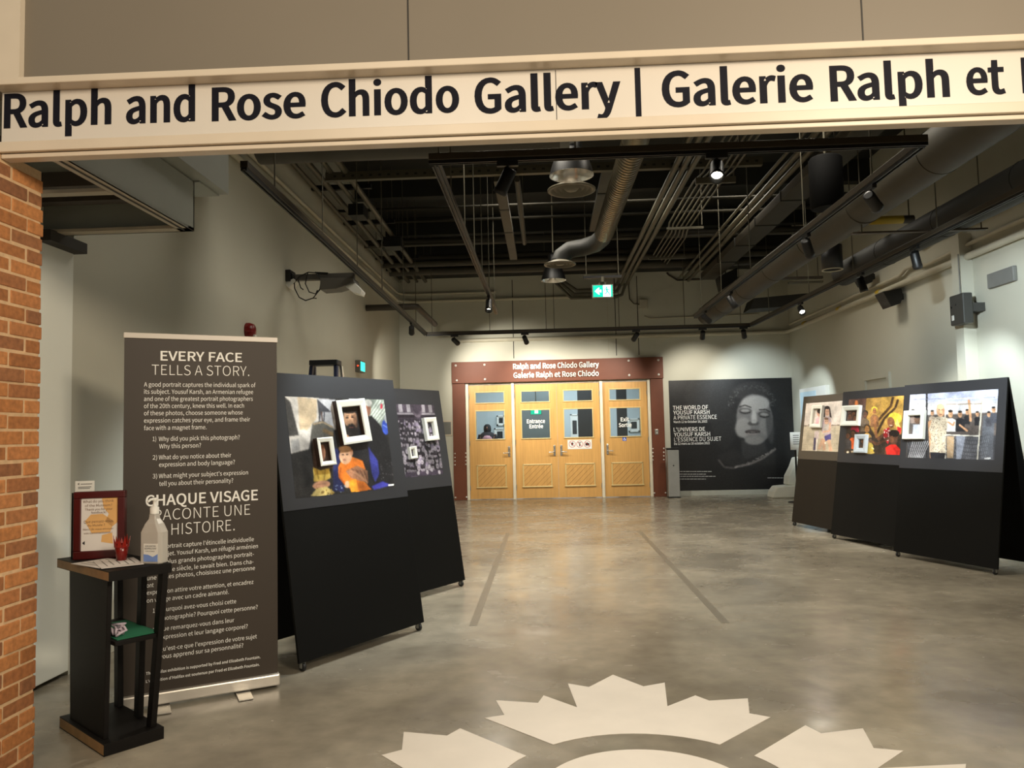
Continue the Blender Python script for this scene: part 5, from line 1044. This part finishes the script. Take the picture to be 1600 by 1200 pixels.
spot((xa(994, 14.6), 14.6, ZTR), (1.0, 16.4, 2.0), 'black spotlight on the rear track above the right end of the rust-brown portal', True, 150, CW, 84, .9)
spot((xa(1098, 14.6), 14.6, ZTR), (3.2, 16.4, 2.0), 'black spotlight on the rear track above the middle of the mural', True, 110, CW, 80, .8)
spot((xa(1162, 14.6), 14.6, ZTR), (4.4, 16.4, 1.9), 'rightmost black spotlight on the rear track', True, 100, CC, 80, .8)
spot((xa(793, 5.24), 5.24, ZTR), (-1.35, 6.0, 1.2), 'left black spotlight on the front track, tilted to the left', True, 170, CC, 78)
spot((xa(1120, 5.24), 5.24, ZTR), (.55, 2.6, .5), 'glowing spotlight on the front track facing the viewer', True, 40, CW, 55)
spot((-.742, T_(760, 463)[1], ZTR), (-.75, 8.4, 0), 'lone spotlight with lit lens near the far end of the bronze middle track', False, 25, CW, 80)
mr = lambda px, py: (2.62, T_(px, py)[1], ZTR)
spot(mr(1373, 291), (4.9, 8.5, 1.86), 'nearest black spotlight on the track beside the large duct', False, 460, CC, 62, .6)
spot(mr(1262, 367), (3.75, 9.2, 1.3), 'second nearest black spotlight on the track beside the large duct', False, 110, CW, 52)
spot(mr(1135, 457), (3.65, 10.6, 1.3), 'third black spotlight on the track beside the large duct', False, 120, CW, 52)
spot(mr(1092, 487), (5.2, 15.0, 1.6), 'farthest black spotlight on the track beside the large duct', False, 420, CC, 30)
fr = lambda px, py: (lambda y: (3.915 + .115 * (14.57 - y) / 9.37, y, ZTR))(T_(px, py)[1])
spot(fr(1251, 473), (3.5, 8.0, .8), 'spotlight with lit lens on the track along the right wall', False, 8, CW, 50)
spot(fr(1354, 427), (4.65, T_(1354, 427)[1] + .1, 1.0), 'black spotlight in the middle of the track along the right wall', False, 80, CW, 72, .6)
spot(fr(1432, 386), (4.85, T_(1432, 386)[1] + .95, 1.25), 'nearest black spotlight on the track along the right wall', False, 170, CC, 74, .6)

# ================================================================== DUCTS, LAMPS AND PIPES UNDER THE CEILING
def run(name, label, cat, path, r, mm, group=None, n=12, rings=None, part='pipe'):
    m = MB(); m.tube(path, r, n)
    if rings:
        a, b = Vector(path[0]), Vector(path[-1]); L_ = (b - a).length; k = int(L_ / rings)
        for i in range(1, k): p = a + (b - a) * (i / k); dd = (b - a).normalized(); m.tube([p - dd * .012, p + dd * .012], r * 1.025, n)
    return tag(m.build(name, mm), label, cat, group)
# the large round duct on the right and its neighbours
a = at(1105, 492, Y=15.4); b = a.copy(); b.y = 3.4; b.x = a.x + .06
run('round_duct', 'large round duct running away beside the right-hand lighting track', 'duct', [b, a], .20, M_DUCT, 'ducts under the ceiling', 24, 1.5)
c = at(1318, 428, Y=11.0); run('round_duct', 'shorter round duct nearest the right wall', 'duct', [(c.x + .05, 5.5, c.z), (c.x, 11.0, c.z)], .17, M_DUCTD, 'ducts under the ceiling', 20, 1.2)
a = at(1300, 408, Y=10.4); t = thing('cylinder_lamp', 'dark cylinder pendant lamp between the two right-hand ducts', 'lamp', (a.x, 10.4, a.z - .12)); m = MB(); m.lathe((a.x, 10.4, a.z - .12), [(.10, .34), (.135, .33), (.135, 0), (.12, 0), (.11, .05), (0, .06)], 24); m.build('shade', mat('charcoal_metal', (40, 40, 42), .5), t)
MB().lathe((a.x, 10.4, a.z - .125), [(.138, .012), (.138, 0), (.118, 0), (.118, .012)], 24, caps=False).build('rim', M_WPIPE, t); MB().tube([(a.x, 10.4, a.z + .2), (a.x, 10.4, 5.58)], .012, 6).build('rod', M_GREY, t)
# rectangular duct with seams
t = thing('rectangular_duct', 'rectangular sheet-metal duct above the large round duct', 'duct', (3.24, 10, 4.3), 0, 'ducts under the ceiling')
a = at(1262, 300, Y=7.7); e = at(1120, 437, Y=14.6)
MB().box(3.08, 3.40, 5.5, 15.0, 4.3, 4.42).build('duct_body', M_DUCT, t, bevel=.006); 
for y in (8.6, 9.8, 11, 12.2, 13.4): MB().box(3.07, 3.41, y, y + .03, 4.29, 4.43).build('seam', M_DUCTD, t)
a = at(1285, 290, Y=7.5); t2 = thing('air_handler_drum', 'big black drum-shaped unit hanging at the end of the rectangular duct', 'fan unit', (a.x, 7.4, a.z - .3)); MB().lathe((a.x, 7.4, a.z - .26), [(.14, 0), (.155, .02), (.155, .48), (.14, .5)], 24).build('drum', mat('matte_black_drum', (12, 12, 12), .8, spec=.1), t2); MB().tube([(a.x, 7.4, a.z + .24), (a.x, 7.4, 5.58)], .012, 6).build('rod', M_COND, t2)
# spiral duct and its diffuser
t = thing('spiral_duct', 'ribbed spiral duct in the middle bending left to a round diffuser', 'duct', (.87, 9.0, 4.0), 0, 'ducts under the ceiling')
ZSD = 4.1; m = MB(); m.tube([(.92, 5.6, ZSD + .25), (.91, 6.4, ZSD + .05), (.90, 7.2, ZSD), (.86, 10.4, ZSD)], .125, 20)
y = 6.6
while y < 10.4: m.tube([(.905 - .045 * (y - 6.6) / 3.8, y, ZSD + (.03 if y < 7 else 0)), (.905 - .045 * (y - 6.6) / 3.8, y + .018, ZSD + (.03 if y < 7 else 0))], .130, 20); y += .075
m.build('duct_body', M_GALV, t)
dp = at(875, 414, Y=11.2); m = MB(); m.tube([(.86, 10.38, ZSD), (.85, 10.65, ZSD), (.78, 10.95, ZSD), (.62, 11.15, ZSD), (dp.x + .15, 11.2, ZSD - .02), (dp.x + .03, 11.2, ZSD - .10), (dp.x, 11.2, dp.z + .05)], [.125, .125, .125, .125, .125, .125, .125], 20); m.build('elbow', M_DUCTD, t)
def diffuser(c, r, parent): return MB().lathe(c, [(r * .45, .07), (r, .012), (r, 0), (r * .86, -.004), (r * .80, .035), (r * .66, .0), (r * .60, .04), (r * .44, .0), (r * .38, .04), (r * .22, .0), (0, .0)], 32).build('diffuser', mat('beige_diffuser_metal', (92, 86, 70), .5), parent)
diffuser(dp, .235, t)
d2 = at(893, 298, Y=7.7); t = thing('ceiling_diffuser', 'round grey air diffuser just below the larger reflector lamp', 'air diffuser', d2); diffuser(d2, .245, t); MB().tube([d2 + Vector((0, 0, .06)), d2 + Vector((0, 0, 1.5))], .12, 16).build('neck', M_DUCTD, t)
def high_bay(px, py, Y, label, power):
    c = at(px, py, Y=Y); t = thing('high_bay_lamp', label, 'lamp', c, 0, 'reflector lamps'); r = .205
    m = MB(); m.lathe(c, [(r, 0), (r * .93, .07), (r * .72, .19), (r * .48, .25), (r * .44, .25)], 32, caps=False); m.build('outer_shade', M_BLACK, t)
    MB().lathe(c, [(r * 1.02, -.004), (r * .985, .0), (r * .91, .07), (r * .70, .185), (r * .46, .24), (0, .245)], 32, caps=False).build('reflector', M_CHROME, t); MB().lathe(c, [(r * .4, .25), (r * .42, .42), (r * .2, .46), (0, .46)], 20).build('ballast', M_BLACK, t)
    MB().tube([c + Vector((0, 0, .45)), (c.x, c.y, 5.58)], .010, 6).build('cord', M_WPIPE, t)
    lamp('high_bay_light', 'SPOT', (c.x, c.y, c.z + .02), (c.x, c.y, 0), power, NEUT, .12, spot=128, blend=.5)
high_bay(893, 274, 7.1, 'larger reflector lamp hanging just behind the sign', 260)
high_bay(865, 438, 12.6, 'smaller reflector lamp hanging farther back in front of the rear wall', 260)
# crossing ducts and pipes
a = at(405, 236, Y=6.5); t = thing('cross_duct', 'long horizontal duct just behind the sign at the top left', 'duct', (-.8, 6.5, 3.95), 0, 'ducts under the ceiling')
m = MB(); m.tube([(a.x, 6.5, 4.02), (.22, 6.5, 4.02)], .20, 20); m.build('duct_body', M_DUCT, t); m = MB(); m.box(a.x, .16, 6.27, 6.30, 3.93, 3.96); m.build('seam', M_COND, t); MB().lathe((.22, 6.5, 4.02), [(.215, -.04), (.215, .04), (.12, .05), (.1, .16), (0, .17)], 20, (1, 0, 0)).build('end_flange', M_GREY, t)
t = thing('perforated_strut', 'perforated steel channel crossing the whole ceiling', 'strut', (.5, 9.1, 4.52)); MB().box(-2.6, 2.65, 9.05, 9.13, 4.52, 4.62).build('channel', M_COND, t); m = MB(); x = -2.5
while x < 2.6: m.box(x, x + .035, 9.047, 9.0505, 4.555, 4.58); x += .11
m.build('slots', M_TRIM2, t)
for k, (py, Z, r) in enumerate(((324, 4.75, .022), (344, 4.75, .022), (376, 4.7, .05), (381, 4.62, .03), (403, 4.72, .07), (411, 4.6, .06), (423, 4.62, .08))):
    y = at(700, py, Z=Z).y; pos = ('nearest', 'second nearest', 'third', 'fourth', 'fifth', 'sixth', 'farthest')[k]
    run('cross_pipe', '%s of the pipes crossing the dark ceiling from wall to wall' % pos, 'pipe', [(-3.0, y, Z), (XR - .3, y, Z)], r, mat('dull_dark_pipe', (44, 42, 36), .85, spec=.1) if k < 2 else M_DUCT, 'pipes crossing the ceiling', 10)
for k, (x0, lab) in enumerate(((1.60, 'left'), (1.70, 'middle'), (1.80, 'right'))):
    z = 4.47; run('steel_conduit', '%s of the three thick conduits running to the rear wall' % lab, 'conduit', [(x0, 4.5, z), (x0 - .03, 15.6, z), (x0 - .05, 15.85, z - .04)], .034, M_COND, 'thick ceiling conduits', 10)
    zz = 4.36 - .08 * k; run('elbow_conduit', '%s of the three dark conduits running left behind the exit sign' % ('upper', 'middle', 'lower')[k], 'conduit', [(x0 - .06, 16.0, 4.46), (x0 - .14, 16.02, zz + .04), (x0 - .26, 16.02, zz), (.72 - .06 * k, 16.02, zz), (.25 - .06 * k, 16.02, 4.7)], .034, M_COND, 'conduits behind the exit sign', 10)
for k in range(6):
    x0 = 1.95 + .07 * k; z = 4.46; pth = [(x0, 6.0, z), (x0, 9.1, z), (x0 - .06, 9.35, z - .02), (x0 - .06, 11.2 + .1 * k, z - .02), (x0 - .02, 11.6 + .1 * k, z - .04), (x0 - .02, 13.2 + .15 * k, z - .04)]
    run('thin_conduit', '%s of the six thin conduits beside the thick ones' % ('leftmost', 'second from left', 'third from left', 'third from right', 'second from right', 'rightmost')[k], 'conduit', pth, .012, M_COND, 'thin ceiling conduits', 6)
for y, x0, x1, lab in ((9.2, 1.88, 2.36, 'nearest'), (11.3, 1.86, 2.40, 'middle'), (13.3, 1.86, 2.5, 'farthest')):
    t = thing('conduit_bracket', '%s bracket carrying the thin ceiling conduits' % lab, 'bracket', (2.1, y, 4.40), 0, 'conduit brackets'); MB().box(x0, x1, y - .02, y + .02, 4.36, 4.39 + (.045 if y < 10 else 0)).build('bar', M_COND, t); MB().tube([(x1 - .02, y, 4.42), (x1 - .02, y, 5.58)], .008, 6).build('rod', M_COND, t)
for k, (x0, z) in enumerate(((2.92, 4.49), (3.01, 4.46), (2.80, 4.50))):
    run('grey_pipe', ('upper', 'lower', 'leftmost')[k] + ' long grey pipe above the large duct on the right', 'pipe', [(x0, 4.5, z), (x0, 15.8, z)], .035 if k < 2 else .02, M_COND, 'grey pipes over the large duct', 8)
p = at(778, 272, Z=4.5); t = thing('cable_trough', 'flat grey cable trough running away left of the centre', 'cable tray', (p.x, 10, 4.5)); MB().box(p.x - .065, p.x + .065, 9.2, 13.5, 4.48, 4.56).build('trough', M_DUCT, t); 
for y in (9.6, 10.4, 11.6): MB().box(p.x - .07, p.x + .07, y, y + .05, 4.474, 4.565).build('joint', M_DUCTD, t)
p = at(807, 270, Z=4.5); gp = run('grey_pipe', 'plain grey pipe running away beside the cable trough', 'pipe', [(p.x, 9.2, 4.5), (p.x, 12.4, 4.5)], .036, M_DUCT, None, 10)
for y in (9.6, 12.0): MB().tube([(p.x, y, 4.53), (p.x, y, 5.58)], .006, 6).build('hanger', M_COND, gp)
p = at(940, 300, Z=4.6); t = thing('flat_tray', 'flat tray running beside the spiral duct', 'cable tray', (p.x, 10, 4.6)); MB().box(p.x - .05, p.x + .09, 9.2, 12.2, 4.6, 4.66).build('tray', M_DUCT, t); MB().box(p.x - .055, p.x + .095, 10.2, 10.26, 4.59, 4.67).build('joint', M_DUCTD, t)
# cable brackets and pipes along the left wall
for k, y in enumerate((7.6, 8.4, 9.9, 11.6, 13.1, 14.0, 15.0)):
    x0 = wall_left_x(y); t = thing('pipe_bracket', '%s dark wall bracket for the pipes at the top of the left wall' % ('nearest', 'second', 'third', 'fourth', 'fifth', 'sixth', 'farthest')[k], 'bracket', (x0 + .35, y, 4.68), 0, 'pipe brackets on the left wall')
    MB().box(x0 + .004, x0 + .80, y - .03, y + .03, 4.68, 4.74).build('arm', M_BLACK, t); m = MB()
    for dx in (.2, .4, .6, .76): m.tube([(x0 + dx, y, 4.74), (x0 + dx, y, 5.58)], .006, 6)
    m.build('rods', M_COND, t)
for k, dx in enumerate((.12, .30, .48, .66)):
    run('wall_pipe', '%s of the four pipes carried on the left wall brackets' % ('leftmost', 'second from the left', 'second from the right', 'rightmost')[k], 'pipe', [(wall_left_x(6.5) + dx, 6.5, 4.63), (wall_left_x(15.9) + dx, 15.9, 4.63)], .038 if k % 2 else .03, M_COND, 'pipes on the left wall brackets', 8)
for i, (y, w_) in enumerate(((10.2, .30), (12.0, .40))): tag(MB().box(-2.62 + .1 * i, -2.62 + .1 * i + w_ * .7, y, y + .3, 4.42, 4.58).build('junction_box', M_BLACK, bevel=.006), '%s black junction box hanging under the left wall pipes' % ('nearer', 'farther')[i], 'junction box', 'black junction boxes')
for z, lab, r in ((4.14, 'lower', .035), (4.30, 'upper', .028)):
    run('painted_pipe', '%s of the two white pipes along the top of the left and rear walls' % lab, 'pipe', [(wall_left_x(5.0) + r + .01, 5.0, z), (wall_left_x(16.0) + r + .01, 16.0, z + .12), (-2.98, YB - .1, z + .14), (-2.8, YB - r - .01, z + .14), (1.2 if z < 4.2 else -1.0, YB - r - .01, z + .14)], r, M_WPIPE, 'white pipes on the left and rear walls', 8)
yy = 13.1; wx = wall_left_x(yy) + .012; e = at(651, 479, Y=yy); run('brown_pipe', 'dark brown pipe leaving the left wall and turning to the rear', 'pipe', [(wx, yy, e.z), (e.x - .04, yy, e.z), (e.x, yy + .05, e.z), (e.x, 15.3, e.z)], .055, M_BPIPE)
# exit sign hanging in the middle
c = at(941.5, 455.5, Y=12.0); t = thing('hanging_exit_sign', 'green exit sign with arrow and running figure hanging in front of the rear wall', 'exit sign', (c.x, 12.0, c.z - .11)); pe = Pl((c.x, 11.96, c.z), (1, 0, 0), (0, 0, 1))
MB().plate(pe, -.165, .165, -.105, .105, -.06, 0).build('housing', M_GREY, t, bevel=.004); MB().plate(pe, -.15, .15, -.09, .09, 0, .003).build('green_face', M_EXG, t); MB().plate(pe, .005, .125, -.09, .09, .003, .0045).build('white_field', M_EXW, t)
m = MB(); m.add([pe.pt(u, v, .005) for u, v in ((-.125, 0), (-.07, .052), (-.045, .052), (-.07, .02), (-.02, .02), (-.02, -.02), (-.07, -.02), (-.045, -.052), (-.07, -.052))], [(0, 1, 8), (1, 2, 3), (1, 3, 6, 8), (3, 4, 5, 6), (8, 6, 7)]); m.build('arrow', M_EXW, t)
m = MB(); cu = .068; m.add([pe.pt(cu - .008 + .013 * math.cos(k * math.pi / 6), .055 + .013 * math.sin(k * math.pi / 6), .006) for k in range(12)], [tuple(range(12))])
for s in ((-.008, .04, .0, -.005, .022), (0, -.005, .028, -.035, .014), (.028, -.035, .045, -.07, .012), (0, -.005, -.02, -.04, .014), (-.02, -.04, -.045, -.045, .012), (-.008, .035, .028, .015, .011), (.028, .015, .04, .03, .01), (-.008, .035, -.038, .025, .011), (-.038, .025, -.045, .0, .01)): seg(m, pe, cu + s[0], s[1], cu + s[2], s[3], s[4], .006)
m.build('running_figure', M_EXG, t); MB().plate(pe, -.06, .06, .105, .155, -.06, -.01).build('bracket', M_COND, t); MB().box(c.x - .30, c.x + .30, 11.92, 11.96, c.z + .20, c.z + .24).build('strut', M_BLACK, t)
m = MB(); m.tube([(c.x - .25, 11.94, c.z + .24), (c.x - .25, 11.94, 5.58)], .006, 6); m.tube([(c.x + .25, 11.94, c.z + .24), (c.x + .25, 11.94, 5.58)], .006, 6); m.tube([(c.x, 11.94, c.z + .14), (c.x, 11.94, c.z + .22)], .03, 8); m.build('hanging_rods', M_COND, t)
# rear wall conduits and boxes
c = at(1005, 476, Y=YB); t = thing('wall_junction_box', 'pale junction box with a curved conduit on the rear wall right of the exit sign', 'junction box', (c.x, YB, c.z - .1)); MB().box(c.x - .085, c.x + .085, YB - .1, YB - .002, c.z - .1, c.z + .1).build('box', M_WPIPE, t, bevel=.008)
MB().tube([(c.x - .08, YB - .04, c.z), (c.x - .2, YB - .04, c.z + .02), (c.x - .29, YB - .04, c.z + .12), (c.x - .30, YB - .04, c.z + .4), (c.x - .26, YB - .04, 4.75)], .012, 6).build('conduit', M_COND, t)
a = at(1010, 498, Y=YB); b = at(1186, 499, Y=YB); run('wall_conduit', 'thin pale conduit low across the rear wall above the right part of the rear track', 'conduit', [(a.x - .04, YB - .02, a.z + .06), (a.x + .06, YB - .02, a.z), (b.x, YB - .02, a.z + .03)], .013, M_WPIPE, None, 6)
a = at(1043, 430, Y=YB); run('wall_conduit', 'dark conduit bending across the upper right of the rear wall', 'conduit', [(a.x - .02, YB - .03, 4.75), (a.x + .02, YB - .03, a.z), (a.x + .2, YB - .03, a.z - .12), (5.0, YB - .03, a.z - .10)], .018, M_BPIPE, None, 6)
a = at(560, 519, Y=YB); z = at(900, 528, Y=YB).z
wp = run('painted_pipe', 'white pipe across the rear wall just below the rear track', 'pipe', [(-1.9, YB - .05, z), (XR - .12, YB - .05, z), (XR - .06, YB - .12, z), (XR - .06, 5.0, z + .02)], .045, M_WPIPE, 'white pipes on the right and rear walls', 10)
run('painted_pipe', 'thinner white pipe above the other one along the right wall', 'pipe', [(XR - .05, 16.2, z + .14), (XR - .05, 11.2, z + .14), (XR - .05, 11.0, z + .2), (XR - .05, 10.7, z + .2), (XR - .05, 10.4, z + .13), (XR - .05, 9.3, z + .16), (XR - .05, 5.0, z + .16)], .026, M_WPIPE, 'white pipes on the right and rear walls', 8)
run('painted_pipe', 'uppermost white pipe along the near part of the right wall', 'pipe', [(XR - .05, 10.6, z + .42), (XR - .05, 10.2, z + .47), (XR - .05, 9.7, z + .42), (XR - .05, 5.0, z + .46)], .04, M_WPIPE, 'white pipes on the right and rear walls', 8)
for y in (15.2, 13.4, 11.8): MB().tube([(XR - .06, y, z + .02), (XR - .06, y + .12, z + .02)], .047, 10).build('pipe_label', mat('yellow_label', (190, 160, 50), .5), wp)
a = at(1382, 344, Y=9.6); lp = run('labelled_pipe', 'dark pipe with a yellow label between the right-hand ducts', 'pipe', [(a.x - .5, 9.6, a.z), (a.x + .35, 9.6, a.z)], .05, M_BPIPE); MB().tube([(a.x - .24, 9.6, a.z), (a.x + .22, 9.6, a.z)], .052, 10).build('pipe_label', MATS['yellow_label'], lp); MB().tube([(a.x + .3, 9.6, a.z + .05), (a.x + .3, 9.6, 5.58)], .008, 6).build('hanger', M_COND, lp)
a = at(1255, 436, Y=13.0); t = thing('strut_bracket', 'dark double strut right of the large duct near the rear wall', 'strut', (a.x, 13, a.z)); MB().box(a.x - .45, a.x + .32, 12.97, 13.03, a.z, a.z + .04).build('upper_bar', M_BPIPE, t); MB().box(a.x - .25, a.x + .32, 12.97, 13.03, a.z - .07, a.z - .04).build('lower_bar', M_COND, t); m = MB(); m.tube([(a.x - .1, 13, a.z), (a.x - .1, 13, 5.58)], .006, 6); m.tube([(a.x + .25, 13, a.z), (a.x + .25, 13, 5.58)], .006, 6); m.build('rods', M_COND, t)
a = at(1440, 364, Y=7.95); t = thing('strut_bracket', 'dark strut near the right wall under the shorter duct', 'strut', (a.x, 7.95, 3.375)); MB().box(a.x - .7, a.x + .65, 7.92, 7.98, 3.374, 3.392).build('bar', M_BPIPE, t); m = MB(); m.tube([(a.x - .6, 7.95, 3.395), (a.x - .6, 7.95, 5.58)], .006, 6); m.tube([(a.x + .6, 7.95, 3.395), (a.x + .6, 7.95, 5.58)], .006, 6); m.build('rods', M_COND, t)
Y_ = 14.0; q = lambda x, y: at(x, y, Y=Y_); t = thing('wedge_duct', 'dark wedge-shaped duct transition below the large duct at the right rear', 'duct', q(1210, 475)); MB().prism([q(1178, 466), q(1262, 458), q(1262, 463), q(1225, 479), q(1172, 483)], (0, .5, 0)).build('duct_body', M_DUCTD, t, bevel=.004)
a = at(1137, 436, Y=14.3); t = thing('ceiling_projector', 'dark angular unit hanging left of the large duct near the rear wall', 'unit', a); MB().prism([at(1123, 432, Y=14.3), at(1152, 418, Y=14.3), at(1152, 436, Y=14.3), at(1128, 453, Y=14.3)], (0, .3, 0)).build('housing', M_BLACK, t); MB().tube([(a.x, 14.45, a.z), (a.x, 14.45, 5.58)], .012, 6).build('rod', M_COND, t)
